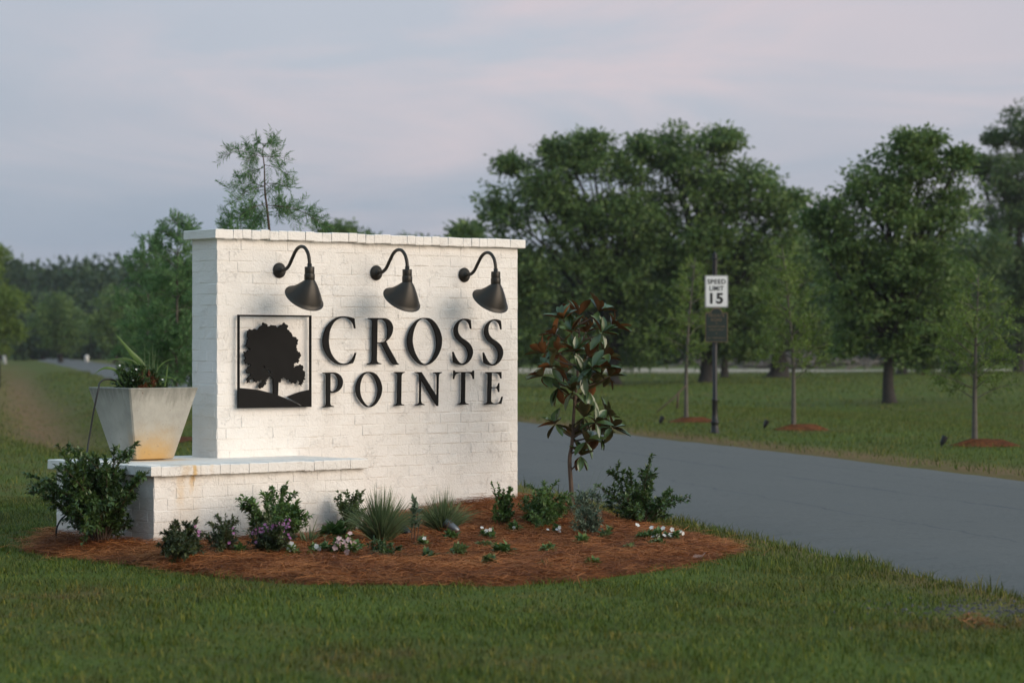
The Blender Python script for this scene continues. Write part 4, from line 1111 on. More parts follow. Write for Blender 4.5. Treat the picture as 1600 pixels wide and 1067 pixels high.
# ------------------------------------------------------------------ speed limit post
M['sign_white'] = plain('reflective_white_sheeting', (.78, .79, .79), .4, var=.03)
M['sign_grey'] = plain('grey_sign_frame', (.30, .31, .31), .5)
M['sign_ink'] = plain('black_sign_ink', (.015, .015, .015), .5)
M['sign_green'] = plain('dark_green_sign_face', (.008, .020, .016), .5)
M['sign_gold'] = plain('dull_gold_lettering', (.15, .105, .055), .5)
pb = G(1117, 677); dep = pb[1]; kk = dep / FPX
post = empty('sign_post', pb, 'black post carrying a speed limit 15 sign over a green private road sign', 'sign post')
zt = P(1117, 402, dep)[2] - pb[2]
m = MB(); m.lathe(pb, [(.070, -.05), (.070, .03), (.060, .04), (.060, .10), (.052, .115), (.056, .15), (.066, .165), (.066, .185), (.050, .20), (.045, .30), (.044, .50), (.050, .515), (.050, .535), (.038, .55), (.036, zt - .05), (.036, zt - .04)], 18)
m.build('post', M['black_metal'], post)
m = MB(); m.lathe(pb, [(.036, zt - .04), (.048, zt - .03), (.048, zt - .015), (.03, zt - .005), (.036, zt + .02), (.03, zt + .05), (.012, zt + .075), (.004, zt + .09)], 14); m.build('finial', M['black_metal'], post)
def rrect(w, h, r, arch=0, n=6):
    pts = []
    for cx, cz, a0 in ((w / 2 - r, -h / 2 + r, -90), (w / 2 - r, h / 2 - r, 0), (-w / 2 + r, h / 2 - r, 90), (-w / 2 + r, -h / 2 + r, 180)):
        for i in range(n + 1):
            a = R(a0 + 90 * i / n); pts.append((cx + r * math.cos(a), cz + r * math.sin(a)))
        if arch and a0 == 0:
            for i in range(13):
                a = R(10 + 160 * i / 12); pts.append((w * .27 * math.cos(a), h / 2 + arch * (math.sin(a) - .17) / .83))
    return pts
def slab_xz(name, pts, c, y0, y1, mat, parent):
    n = len(pts); V = [(c[0] + x, c[1] + y0, c[2] + z) for x, z in pts] + [(c[0] + x, c[1] + y1, c[2] + z) for x, z in pts]
    F = [tuple(range(n)), tuple(range(n, 2 * n))[::-1]] + [(i, n + i, n + (i + 1) % n, (i + 1) % n) for i in range(n)]
    m = MB(); m.add(V, F); return m.build(name, mat, parent)
def text(name, s, c, w_, h_, mat, parent, bold=0):
    """block lettering fitted to a width and height"""
    cu = bpy.data.curves.new(name, 'FONT'); cu.body = s; cu.size = 1.0; cu.extrude = .001; cu.offset = bold; cu.space_character = 1.08
    tmp = bpy.data.objects.new('tmp', cu); me = bpy.data.meshes.new_from_object(tmp); me.name = name
    bpy.data.objects.remove(tmp); bpy.data.curves.remove(cu); me.materials.clear()
    co = np.empty(len(me.vertices) * 3, np.float32); me.vertices.foreach_get('co', co); co = co.reshape(-1, 3)
    lo, hi = co.min(0), co.max(0); q = (co - (lo + hi) / 2) / (hi - lo)
    w = np.stack([c[0] + q[:, 0] * w_, c[1] - q[:, 2] * .002, c[2] + q[:, 1] * h_], 1)
    me.vertices.foreach_set('co', w.astype(np.float32).ravel()); me.update()
    return link(name, me, parent, mat)
c = P(1119, 455.5, dep) - np.array([0, .06, 0]); w, h = 36.5 * kk, 50.5 * kk
slab_xz('speed_plate_back', rrect(w, h, .02), c, -.010, .004, M['sign_grey'], post)
sp_ = slab_xz('speed_plate', rrect(w * .90, h * .93, .015), c, -.014, -.011, M['sign_white'], post); sp_['label'] = 'white speed limit 15 plate'
y_ = -.0165
text('speed_text', 'SPEED', (c[0], c[1] + y_, c[2] + h * .300), w * .78, h * .145, M['sign_ink'], sp_, .018)
text('limit_text', 'LIMIT', (c[0], c[1] + y_, c[2] + h * .095), w * .60, h * .145, M['sign_ink'], sp_, .018)
text('number_text', '15', (c[0], c[1] + y_, c[2] - h * .215), w * .56, h * .335, M['sign_ink'], sp_, .035)
c = P(1119, 511.5, dep) - np.array([0, .06, 0]); w, h = 35 * kk, 46 * kk
slab_xz('private_road_plate_back', rrect(w, h, .012, 8 * kk), c, -.008, .004, M['sign_gold'], post)
pr = slab_xz('private_road_plate', rrect(w * .93, h * .95, .010, 7.4 * kk), c, -.012, -.009, M['sign_green'], post); pr['label'] = 'dark green arched plate with dull gold lettering'
for s_, fw, fh, zo in (('PRIVATE', .70, .10, .40), ('ROAD', .48, .10, .255), ('\u2022', .06, .035, .14), ('RESIDENTS AND', .76, .06, .03), ('GUESTS ONLY', .66, .06, -.08), ('\u2022', .06, .035, -.20), ('NO TRESPASSING', .78, .055, -.36)):
    text('sign_lettering', s_, (c[0], c[1] - .0135, c[2] + h * zo), w * fw, h * fh, M['sign_gold'], pr, .006)

# ------------------------------------------------------------------ plants in the bed
def shrub(name, label, base_px, tips, mat, leaf=.032, width=.5, per_m=150, extra=0, spread=.12, seed=1, cat='shrub', twig=.004, group=None, fill=2, up=.25, base=None, flowers=None):
    """stems run from the base to each tip pixel (px, py[, depth offset]); leaves and side twigs along them"""
    global rng
    keep = rng; rng = np.random.default_rng(seed)
    b = G(*base_px) if base is None else np.asarray(base); d = b[1]
    t = empty(name, b, label, cat, group); wood, fol = QB(), QB()
    ends = [P(q[0], q[1], d + (q[2] if len(q) > 2 else rng.normal(0, spread))) for q in tips]
    for _ in range(extra):
        i, j = rng.integers(len(ends)), rng.integers(len(ends)); u = rng.uniform()
        e = ends[i] * u + ends[j] * (1 - u); e = b + (e - b) * rng.uniform(.55, .95); e = e + np.array([0, rng.normal(0, spread * 1.2), 0]); ends.append(e)
    pp, dd = [], []
    def clothe(path, lo, hi, n):
        L_ = len(path)
        for u in rng.uniform(lo, hi, n):
            x = u * (L_ - 1); i = min(int(x), L_ - 2); q = path[i] + (path[i + 1] - path[i]) * (x - i); tg = unit(path[i + 1] - path[i])
            pp.append(q); dd.append(unit(tg * rng.uniform(.3, .9) + rand_dirs(1)[0] * .9 + ZV * up))
    for e in ends:
        L_ = np.linalg.norm(e - b)
        s = b + np.array([rng.normal(0, .015), rng.normal(0, .015), -.01])
        mid = s + (e - s) * .5 + np.array([0, 0, L_ * .10]) + rng.normal(0, .03 * L_, 3)
        path = smooth_path([s, mid, e], 7)
        wood.tube(path, np.linspace(twig, twig * .3, len(path)), 4)
        clothe(path, .38, 1.0, int(per_m * L_ * .8) + 4)
        pp.append(path[-1]); dd.append(unit(path[-1] - path[-2]))
        for _ in range(fill):
            u = rng.uniform(.35, .85); q = path[int(u * (len(path) - 1))]
            e2 = q + unit(unit(e - s) * .8 + rand_dirs(1)[0] * .8 + ZV * .25) * L_ * rng.uniform(.15, .34)
            p2 = smooth_path([q, (q + e2) / 2 + ZV * .01, e2], 4)
            wood.tube(p2, np.linspace(twig * .45, twig * .2, len(p2)), 3)
            clothe(p2, .15, 1.0, int(per_m * 1.35 * np.linalg.norm(e2 - q)) + 3)
            pp.append(e2); dd.append(unit(e2 - q))
    pp, dd = np.array(pp), np.array(dd)
    V, F = leaves(pp, dd, leaf * rng.uniform(.75, 1.4, len(pp)), leaf * width * rng.uniform(.9, 1.4, len(pp)))
    fol.add(V, F)
    wood.build('stems', M['twig'], t, True); fol.build('foliage', M[mat], t)
    rng = keep
    if flowers: blooms(t, d, *flowers)
    return t
def blossom(c, r, n=5, face=None, seed=0):
    """a five-petalled flower as quads"""
    r_ = np.random.default_rng(seed); f = unit(np.array([.1, -.8, .6]) + r_.normal(0, .35, 3)) if face is None else unit(face)
    u = unit(np.cross(f, [0, 0, 1.0])); v = np.cross(u, f); V, F = [], []
    for i in range(n):
        a = 2 * math.pi * i / n + r_.uniform(-.1, .1); dd_ = u * math.cos(a) + v * math.sin(a); s = -u * math.sin(a) + v * math.cos(a)
        o = len(V); V += [c, c + dd_ * r * .7 + s * r * .46 + f * r * .16, c + dd_ * r * 1.05 + f * r * .10, c + dd_ * r * .7 - s * r * .46 + f * r * .16]; F.append((o, o + 1, o + 2, o + 3))
    return np.array(V), np.array(F)
def blooms(parent, depth, pix, mat, r=.016, k=1, jit=.02, toward=-.10):
    """flowers at pixels, each blossom its own part; (px, py, count) is a cluster"""
    for i, q in enumerate(pix):
        cnt = k if len(q) < 3 else q[2]
        for j in range(cnt):
            c = P(q[0], q[1], depth + toward) + (rng.normal(0, jit, 3) if cnt > 1 else 0)
            qb = QB(); qb.add(*blossom(c, r * rng.uniform(.8, 1.15), 5, None, i * 17 + j + int(q[0])))
            qb.build('flower', M[mat], parent)
def grass_clump(name, label, base_px, width_px, top_py, n, mat='ornamental', seed=1, cat='ornamental grass', w=.0075, extra=(), dry=.06, droop=.9, base=None):
    global rng
    keep = rng; rng = np.random.default_rng(seed)
    b = G(*base_px) if base is None else np.asarray(base); k = b[1] / FPX; H = (base_px[1] - top_py) * k; Wd = width_px * k / 2
    t = empty(name, b, label, cat); q = QB()
    th = rng.uniform(0, 2 * np.pi, n); sp_ = rng.uniform(0, 1, n) ** .75; hh = H * (1.0 - .50 * sp_) * rng.uniform(.55, 1.06, n); rr = Wd * sp_ * rng.uniform(.7, 1.15, n)
    items = [(b + np.array([math.cos(a) * .05, math.sin(a) * .05, 0]) * rng.uniform(0, 1), np.array([math.cos(a) * r_, math.sin(a) * r_, h_])) for a, r_, h_ in zip(th, rr, hh)]
    for ex in extra: items.append((b, P(ex[0], ex[1], b[1] + (ex[2] if len(ex) > 2 else 0)) - b))
    S = 6; u = np.linspace(0, 1, S)
    for i, (s, v) in enumerate(items):
        L_ = np.linalg.norm(v); hz = np.array([v[0], v[1], 0]); dr = droop * rng.uniform(.3, 1.2) * np.linalg.norm(hz)
        path = s + np.outer(u ** 1.35, hz) + np.outer(u, np.array([0, 0, v[2] + dr * .35])) - np.outer(u ** 3, np.array([0, 0, dr * .35]))
        sd_ = unit(np.cross(v, rand_dirs(1)[0])); ww = w * rng.uniform(.6, 1.25) * (1 - u ** 1.6 * .93)
        V = np.stack([path - sd_ * ww[:, None] / 2, path + sd_ * ww[:, None] / 2], 1).reshape(-1, 3)
        F = [(2 * j, 2 * j + 1, 2 * j + 3, 2 * j + 2) for j in range(S - 1)]
        q.add(V, F, 1 if rng.uniform() < dry else 0)
    q.build('blades', [M[mat], M['dry_blade']], t); rng = keep
    return t

shrub('leafy_shrub', 'large dark green shrub spreading in front of the bench wall left end', (160, 852),
      [(92, 697), (70, 748), (48, 757), (55, 768), (105, 740), (125, 722), (122, 700), (150, 712), (178, 700), (206, 706), (218, 742), (212, 770), (222, 735), (195, 735), (80, 775), (100, 800), (135, 760), (170, 750), (195, 800), (205, 815), (120, 815), (150, 790), (180, 780), (140, 730), (165, 725), (88, 730)],
      'shrub_dark', .036, .46, 190, 46, .19, 61, twig=.006, fill=4)
shrub('azalea_bush', 'low dark azalea with a few pink blooms at the bench wall corner', (284, 872),
      [(275, 815), (258, 832), (246, 852), (292, 818), (308, 815), (318, 832), (310, 850), (270, 838), (290, 840), (255, 866), (318, 862), (300, 830)], 'azalea', .026, .42, 250, 34, .13, 62, fill=4, twig=.004,
      flowers=([(307, 819, 2), (311, 833, 3), (269, 851, 2), (281, 837, 1), (305, 821)], 'purple', .011, 1, .012))
shrub('azalea_bush', 'sparse twiggy azalea between the corner azalea and the purple one', (344, 868),
      [(330, 818), (345, 812), (358, 816), (366, 828), (370, 845), (325, 840), (340, 835), (355, 838), (330, 858), (362, 862), (372, 808), (352, 806)], 'azalea', .024, .38, 200, 26, .12, 63, fill=3, twig=.003,
      flowers=([(362, 827, 2), (365, 833, 1), (358, 848)], 'purple', .010, 1, .012))
gb = G(432, 852)
shrub('green_shrub', 'bright green upright shrub behind the purple azalea', (432, 850),
      [(380, 776), (377, 787), (395, 785), (416, 778), (447, 765), (452, 775), (440, 785), (465, 785), (472, 800), (480, 808), (478, 822), (462, 815), (400, 800), (420, 800), (445, 805), (390, 812), (385, 830), (455, 830), (430, 815)], 'shrub_green', .034, .48, 180, 30, .14, 64, fill=4, twig=.005)
shrub('azalea_bush', 'purple flowered azalea in front of the bright green shrub', (425, 868),
      [(392, 826), (405, 818), (422, 812), (440, 815), (455, 822), (460, 838), (388, 846), (410, 835), (430, 832), (447, 840), (395, 858), (455, 855), (420, 848)], 'azalea', .024, .42, 260, 30, .13, 65, fill=4, twig=.004,
      flowers=([(408, 829, 7), (400, 827, 4), (416, 830, 4), (443, 819, 7), (447, 836, 6), (406, 848, 5), (431, 822, 3), (452, 823, 3), (440, 832, 3), (422, 826, 3)], 'purple', .011, 4, .018))
shrub('green_shrub', 'upright pale green shrub behind the left ornamental grass', (550, 838),
      [(529, 770), (533, 785), (543, 769), (552, 772), (558, 768), (565, 773), (527, 782), (540, 800), (556, 800), (536, 815), (566, 800), (548, 812)], 'shrub_pale', .024, .5, 210, 18, .10, 66, fill=3, twig=.0035)
grass_clump('ornamental_grass', 'large blue green ornamental grass clump left of the pale leaved stalk', (596, 852), 136, 752, 1000, seed=67,
            extra=[(582, 750, -.1), (597, 754, 0), (612, 752, .1), (614, 770, 0), (640, 803, -.1), (518, 806, .1), (512, 790, 0), (630, 785, .1), (625, 795, -.1), (575, 765), (642, 830, -.1)])
shrub('low_shrub', 'low dark foliage at the foot of the left ornamental grass', (603, 872), [(575, 852), (590, 846), (612, 850), (628, 858), (600, 856), (635, 868), (580, 866)], 'shrub_dark', .026, .45, 170, 10, .10, 68, fill=2)
shrub('leaf_stalk', 'single upright stalk with pale grey green leaves', (648, 852), [(647, 784, 0), (649, 790, .01), (645, 800, -.01)], 'sage', .050, .45, 95, 0, .01, 69, cat='plant', fill=0, twig=.004, up=.55)
grass_clump('ornamental_grass', 'rounded ornamental grass clump in front of the middle of the wall', (692, 836), 112, 760, 820, seed=70,
            extra=[(682, 752, 0), (704, 752, 0), (685, 760, .1), (700, 760, -.1), (732, 777, .1), (725, 780, 0), (655, 792, 0), (660, 783, .1), (748, 795, -.1), (766, 797, -.1), (652, 805, 0), (745, 812, -.2)])
shrub('green_shrub', 'small upright shrub with bare topped shoots by the wall right corner', (787, 826),
      [(769, 756, 0), (778, 757, .02), (787, 765), (795, 762), (801, 775), (772, 792), (800, 790), (780, 780), (793, 785), (785, 800), (803, 800), (770, 800)], 'shrub_green', .022, .62, 210, 12, .07, 71, fill=2, twig=.003)
shrub('low_shrub', 'rounded low evergreen bush just right of the wall corner', (846, 825),
      [(810, 790), (822, 780), (835, 772), (848, 765), (860, 768), (875, 775), (890, 778), (885, 795), (815, 808), (840, 790), (860, 790), (870, 805), (830, 805), (850, 805), (895, 790)], 'shrub_green', .030, .36, 230, 44, .18, 72, fill=4, twig=.004)
cb = G(914, 836)
shrub('low_shrub', 'grey green leafy clump at the foot of the magnolia', (914, 838),
      [(898, 775), (905, 765), (918, 768), (930, 762), (942, 775), (900, 800), (920, 795), (935, 800), (908, 815), (928, 820), (895, 825), (940, 815), (912, 782)], 'sage', .034, .3, 150, 12, .10, 73, fill=2, twig=.003)
grass_clump('wispy_grass', 'thin wispy grass stems fanning out around the magnolia trunk', (908, 828), 60, 765, 60, seed=74, w=.003, dry=.35,
            extra=[(838, 708, .1), (832, 728, 0), (842, 752, 0), (885, 762), (915, 735), (930, 732), (947, 722, .1), (958, 722), (968, 718, -.1), (906, 732), (922, 740), (962, 745), (895, 745), (940, 740)])
shrub('open_shrub', 'open dark green shrub with long reaching branches right of the magnolia', (1000, 822),
      [(1018, 712), (1015, 730), (1022, 745), (955, 732), (962, 742), (975, 748), (985, 742), (1000, 755), (1078, 776), (1065, 782), (1050, 788), (1035, 790), (945, 768), (935, 760), (952, 790), (968, 775), (990, 775), (1010, 770), (1030, 800), (1045, 805), (975, 800), (1005, 795), (960, 800), (1020, 785)], 'shrub_dark', .034, .5, 130, 22, .18, 75, fill=3, twig=.005)

# flowering bedding plants and seedlings
def bedding(name, label, base_px, r_px, h_px, mat, leaf, n, seed, flowers=None, fm='white', fr=.018, group=None, cat='plant', width=.5):
    tips = []
    r = random.Random(seed)
    for i in range(n):
        a = r.uniform(-1, 1); tips.append((base_px[0] + a * r_px, base_px[1] - h_px * r.uniform(.45, 1.0) * (1 - .45 * a * a), r.gauss(0, .04)))
    t = shrub(name, label, base_px, tips, mat, leaf, width, 90, 0, .05, seed, cat, .0025, group, 1, .35)
    if flowers:
        blooms(t, G(*base_px)[1], flowers, fm, fr, 1, .012, -.05)
    return t
bedding('vinca_plant', 'white vinca with two blooms near the purple azalea', (457, 872), 11, 16, 'strap', .04, 6, 81, [(455, 850), (453, 857), (458, 854)], 'white', .019)
bedding('vinca_plant', 'white vinca with a bloom cluster left of the pink one', (494, 868), 12, 14, 'strap', .04, 6, 82, [(494, 853), (498, 856), (487, 867), (491, 855)], 'white', .019)
bedding('vinca_plant', 'pale pink vinca with many blooms in front of the left grass clump', (541, 872), 24, 30, 'shrub_green', .05, 12, 83, [(530, 841), (545, 843), (549, 846), (532, 850), (540, 852), (551, 853), (559, 854), (542, 862), (524, 855), (547, 833), (536, 846), (553, 849), (528, 848), (523, 870)], 'pink', .020)
bedding('broadleaf_plant', 'dark broad leaved rosette behind the pink vinca', (522, 846), 16, 22, 'shrub_green', .085, 7, 84, width=.38)
grass_clump('strappy_plant', 'small strappy leaved plant beside the bright green shrub', (484, 852), 48, 815, 46, 'ornamental', 85, 'plant', .010, [(503, 813), (497, 806), (462, 830), (508, 826)])
sl = [((663, 858), 8, 10, 'white', [(663, 841)], 'tiny white flowered seedling below the pale leaved stalk'), ((716, 874), 13, 15, 'strap', None, 'bright green seedling clump in the front straw below the spotlight'), ((703, 848), 10, 10, 'strap', None, 'small green seedling directly under the pale spotlight'),
      ((763, 846), 10, 16, 'white', [(766, 827), (769, 836), (760, 829), (753, 824)], 'white flowered seedling left of the upright corner shrub'), ((760, 860), 11, 10, 'strap', None, 'dark seedling below the white flowered one'), ((785, 870), 14, 11, 'strap', None, 'pale green seedling clump right of the dark one'),
      ((803, 834), 7, 10, 'white', [(803, 824), (804, 828)], 'tiny white flower beneath the upright corner shrub'), ((872, 838), 9, 12, 'white', [(874, 824), (874, 830), (856, 827), (870, 827)], 'white flowered seedling left of the magnolia foot'), ((856, 868), 9, 10, 'strap', None, 'small seedling in mid bed below the round bush'),
      ((909, 854), 9, 9, 'strap', None, 'small bright seedling below the magnolia clump'), ((953, 846), 16, 12, 'strap', None, 'loose seedling patch between magnolia and vinca cluster'), ((1026, 856), 12, 8, 'shrub_dark', None, 'dark flat seedling below the right vinca cluster'),
      ((930, 886), 11, 7, 'strap', None, 'thin pale seedling near the front edge of the bed'), ((764, 888), 6, 12, 'strap', None, 'slender seedling near the bed front below mid wall'), ((668, 878), 8, 9, 'shrub_dark', None, 'dull seedling right of the left grass clump foot'), ((853, 888), 9, 6, 'shrub_dark', None, 'tiny grey green seedling at the bed front'), ((983, 862), 8, 6, 'strap', None, 'tiny sprout left of the flat dark seedling'), ((508, 758 + 110), 8, 8, 'strap', None, 'small sprout between the white and pink vincas'), ((378, 868), 9, 8, 'strap', None, 'small sprout in straw left of the purple azalea')]
for i, (bp, r_, h_, k_, fl, lab) in enumerate(sl):
    bedding('seedling', lab, bp, r_ * 1.1, h_ * 1.4, ('shrub_green' if k_ == 'white' else k_ if k_ != 'strap' else ('strap', 'shrub_pale', 'shrub_green')[i % 3]), (.036, .050, .042, .030)[i % 4], (9, 6, 11)[i % 3], 200 + i, fl, 'white', .014, 'seedlings scattered over the pine straw')
bedding('vinca_plant', 'spreading white vinca cluster at the right end of the bed', (1030, 848), 34, 18, 'shrub_green', .040, 16, 86, [(996, 820), (1018, 824), (1036, 825), (1050, 827), (1063, 830), (1067, 833), (1020, 838), (1038, 836), (1048, 835), (1028, 836)], 'white', .017)
bl = G(1092, 873)
m = MB(); cu = [(-.045, 0, .012), (-.02, .022, .03), (.02, .020, .022), (.045, 0, .045), (.02, -.022, .016), (-.02, -.02, .010), (0, 0, .006)]
m.add([bl + np.array(v) for v in cu], [(0, 5, 6, 1), (1, 6, 2), (5, 4, 6), (6, 4, 3, 2)], 0, True)
tag(m.build('fallen_leaf', plain('dry_pinkish_leaf', (.55, .38, .32), .7), None), 'curled pale pink fallen leaf at the front edge of the bed', 'leaf')

# spotlights in the bed
M['grey_metal'] = plain('weathered_grey_metal', (.13, .145, .16), .38, .6)
def spot(px, py, depth_off, ax_, mat, label, s=1.0):
    b = G(px, py); t = empty('bed_spotlight', b, label, 'spotlight')
    m = MB(); m.tube(np.array([b - ZV * .04, b + ZV * .05 * s]), .011, 8); m.build('stake', M['black_metal'], t)
    a_ = unit(np.array(ax_)); c0 = b + ZV * .06 * s - a_ * .05 * s
    m = MB(); m.tube(np.array([c0, c0 + a_ * .012, c0 + a_ * .05 * s, c0 + a_ * .115 * s, c0 + a_ * .13 * s]), np.array([.014, .026, .032, .036, .036]) * s, 14); m.build('housing', mat, t)
    m = MB(); m.tube(np.array([c0 + a_ * .1305 * s, c0 + a_ * .133 * s]), .031 * s, 14); m.build('lens', M['lens'], t)
spot(709, 838, 0, (-.75, .2, .55), M['grey_metal'], 'grey bullet spotlight at the foot of the rounded grass clump', .95)
spot(633, 842, 0, (-.5, .5, .35), M['black_metal'], 'black spotlight half hidden left of the pale leaved stalk', .95)
spot(476, 836, 0, (-.15, .3, .9), M['black_metal'], 'black spotlight tilted upward right of the bright green shrub', .85)

# ------------------------------------------------------------------ magnolia
def mag_leaf(k, under='mag_under'):
    r = random.Random(700 + k); L_, W_ = 1.0, .40 + .05 * r.random(); V, F, mi = [], [], []
    prof = [(0, .06), (.2, .62), (.45, 1.0), (.7, .86), (.9, .42), (1.0, .04)]; bend = r.uniform(-.05, .34)
    for layer, off in ((0, .006), (1, -.006)):
        o = len(V)
        for u, w_ in prof:
            z = -bend * u * u * L_ + off
            for s in (-1, 0, 1): V.append((u * L_, s * w_ * W_ / 2, z + (abs(s) * w_ * W_ * .26)))
        for i in range(len(prof) - 1):
            for s in (0, 1):
                q = o + i * 3 + s; f = (q, q + 3, q + 4, q + 1); F.append(f if layer else f[::-1]); mi.append(layer)
    me = bpy.data.meshes.new('leaf'); me.from_pydata(V, [], F)
    me.materials.append(M['mag_top']); me.materials.append(M[under])
    me.polygons.foreach_set('material_index', mi); me.polygons.foreach_set('use_smooth', [True] * len(F)); me.update()
    return me
ML = [mag_leaf(k) for k in range(5)]
M['mag_under_green'] = leaf_mat('magnolia_leaf_green_underside', ((.050, .058, .022), (.090, .086, .032), (.150, .098, .040)), .6, .05, .25, big=9)
MLG = [mag_leaf(k + 20, 'mag_under_green') for k in range(5)]
mb = G(893, 806); md = mb[1]
mag = empty('magnolia', mb, 'young magnolia with russet leaf undersides standing right of the wall', 'tree')
tp = smooth_path([mb - ZV * .05, P(893, 770, md), P(890, 720, md), P(894, 690, md), P(897, 640, md), P(902, 590, md), P(904, 540, md), P(906, 500, md)], 6)
q = QB(); q.tube(tp, np.linspace(.019, .006, len(tp)), 9)
WH = [(935, 486, .0), (905, 492, .05), (880, 500, -.1), (868, 522, .05), (893, 520, -.15), (915, 520, .1), (940, 520, -.1), (958, 512, .0), (851, 552, .0), (875, 553, .15), (898, 550, -.2), (918, 558, .2), (940, 575, -.05), (862, 575, -.1), (885, 582, .1), (910, 585, -.15), (930, 598, .15), (872, 605, .05), (895, 612, -.1), (918, 610, .05), (945, 560, .1),
      (848, 588, -.05), (952, 588, .0), (925, 575, -.2), (868, 662, -.05), (912, 652, .0), (930, 660, -.1), (948, 652, .05), (956, 668, .0), (936, 680, .1), (915, 690, -.05), (897, 685, .05), (908, 712, .0)]
for i, (px, py, dz) in enumerate(WH):
    r = random.Random(800 + i); c = P(px, py, md + dz * 1.3)
    f = min(len(tp) - 1, int(np.argmin(np.abs(tp[:, 2] - (c[2] - .10)))))
    s = tp[f]; q.tube(smooth_path([s, (s + c) / 2 - ZV * .015, c], 4), np.linspace(.008, .004, 9), 5)
    out = unit(c - s + ZV * .12); n_l = r.randint(9, 12)
    u = unit(np.cross(out, [0, .2, 1.0])); v = np.cross(out, u)
    for j in range(n_l):
        th = 2 * math.pi * j / n_l + r.uniform(-.3, .3)
        droopy = r.random() < (.35 if py > 560 else .12)
        el = r.uniform(-.9, -.2) if droopy else r.uniform(.15, 1.25)
        dv = unit((u * math.cos(th) + v * math.sin(th)) + out * el * .9 + ZV * (.30 if not droopy else -.75))
        L_ = r.uniform(.10, .165)
        # the blade's upper side faces up and inward to the shoot
        nrm = unit(np.cross(np.cross(dv, out * .9 + ZV * .6), dv) + np.array([r.gauss(0, .25), r.gauss(0, .25), r.gauss(0, .2)]))
        y_ = unit(np.cross(nrm, dv)); z_ = np.cross(dv, y_)
        o = link('leaf', (ML if r.random() < (.85 if py < 560 else .35) else MLG)[r.randrange(5)], mag)
        Mx = Matrix(((dv[0], y_[0], z_[0], 0), (dv[1], y_[1], z_[1], 0), (dv[2], y_[2], z_[2], 0), (0, 0, 0, 1)))
        o.location = c + dv * .006; o.rotation_euler = Mx.to_euler(); o.scale = (L_, L_, L_)
q.build('trunk', M['twig'], mag, True)

# ------------------------------------------------------------------ planter plants
pc = WP(pa, pn, BENCH_TOP + .44); pd = pc[1]
tips = [(178, 600), (183, 585), (190, 578), (200, 572), (210, 568), (222, 572), (232, 578), (200, 590), (215, 585), (190, 595), (225, 592), (208, 598), (250, 592), (258, 598), (245, 585), (262, 604), (184, 606), (196, 583)]
shrub('planter_herb', 'bushy small leaved dark green plant filling the concrete planter', (215, 620), tips, 'shrub_dark', .030, .36, 300, 40, .11, 91, 'plant', .003, fill=3, base=pc)
t = empty('strap_leaf_plant', pc, 'plant with long arching strap leaves in the concrete planter', 'plant')
def strap_leaf(pts, w, name='strap_leaf', mat='strap', side=None):
    path = smooth_path(pts, 6); T = np.gradient(path, axis=0); sd_ = unit(np.cross(T, np.array([.15, -1, .1]) if side is None else side))
    u = np.linspace(0, 1, len(path)); ww = w * np.clip(np.minimum(.45 + u * 2.2, (1 - u) * 2.1 + .04), 0, 1)
    nrm = unit(np.cross(sd_, T))
    V = np.stack([path - sd_ * ww[:, None] / 2, path + nrm * ww[:, None] * .18, path + sd_ * ww[:, None] / 2], 1).reshape(-1, 3)
    F = []
    for j in range(len(path) - 1):
        for s in (0, 1): F.append((3 * j + s, 3 * j + s + 1, 3 * j + 4 + s, 3 * j + 3 + s))
    link(name, np_mesh(name, V, np.array(F), smooth=True), t, M[mat])
b_ = P(228, 612, pd)
strap_leaf([b_, P(225, 576, pd), P(204, 550, pd - .03), P(180, 521, pd - .05)], .040)
strap_leaf([b_, P(218, 575, pd + .05), P(200, 562, pd + .02), P(185, 561, pd), P(168, 562, pd)], .022)
strap_leaf([P(200, 612, pd - .1), P(184, 582, pd - .12), P(170, 575, pd - .14), P(158, 577, pd - .15), P(148, 584, pd - .15)], .020)
strap_leaf([b_, P(240, 590, pd), P(249, 573, pd), P(262, 563, pd), P(280, 560, pd)], .010)
strap_leaf([P(255, 614, pd), P(258, 600, pd), P(261, 580, pd), P(263, 566, pd)], .012)
strap_leaf([P(248, 612, pd), P(253, 592, pd), P(264, 590, pd), P(272, 592, pd), P(279, 600, pd)], .011)
strap_leaf([P(196, 612, pd - .1), P(183, 596, pd - .12), P(176, 594, pd - .12), P(170, 601, pd - .12)], .012)
for i, (x0, x1, y1) in enumerate(((224, 226, 532), (230, 234, 540), (238, 238, 534), (226, 213, 548), (235, 243, 546), (241, 247, 558), (220, 219, 552), (200, 189, 545))):
    strap_leaf([P(x0, 612, pd + .02 * (i % 3)), P((x0 + x1) / 2 + 1, (612 + y1) / 2, pd), P(x1, y1, pd)], .006, 'grass_stem', 'ornamental')
tips = [(218, 588), (226, 578), (232, 585), (238, 590), (228, 595), (222, 600), (236, 600), (243, 596), (230, 604)]
shrub('dead_stems', 'clump of rusty brown withered stems in the middle of the planter', (230, 622), tips, 'russet', .030, .16, 200, 14, .05, 92, 'plant', .003, fill=3, base=pc + np.array([.04, -.10, 0]), up=.6)
qf = QB()
for i, (x, y) in enumerate(((208, 594), (254, 593), (187, 571), (213, 577))):
    qf.add(*blossom(P(x, y, pd - .22), .008, 5, None, i))
qf.build('flower', M['white'], [o for o in C.objects if o.name.startswith('planter_herb')][0])

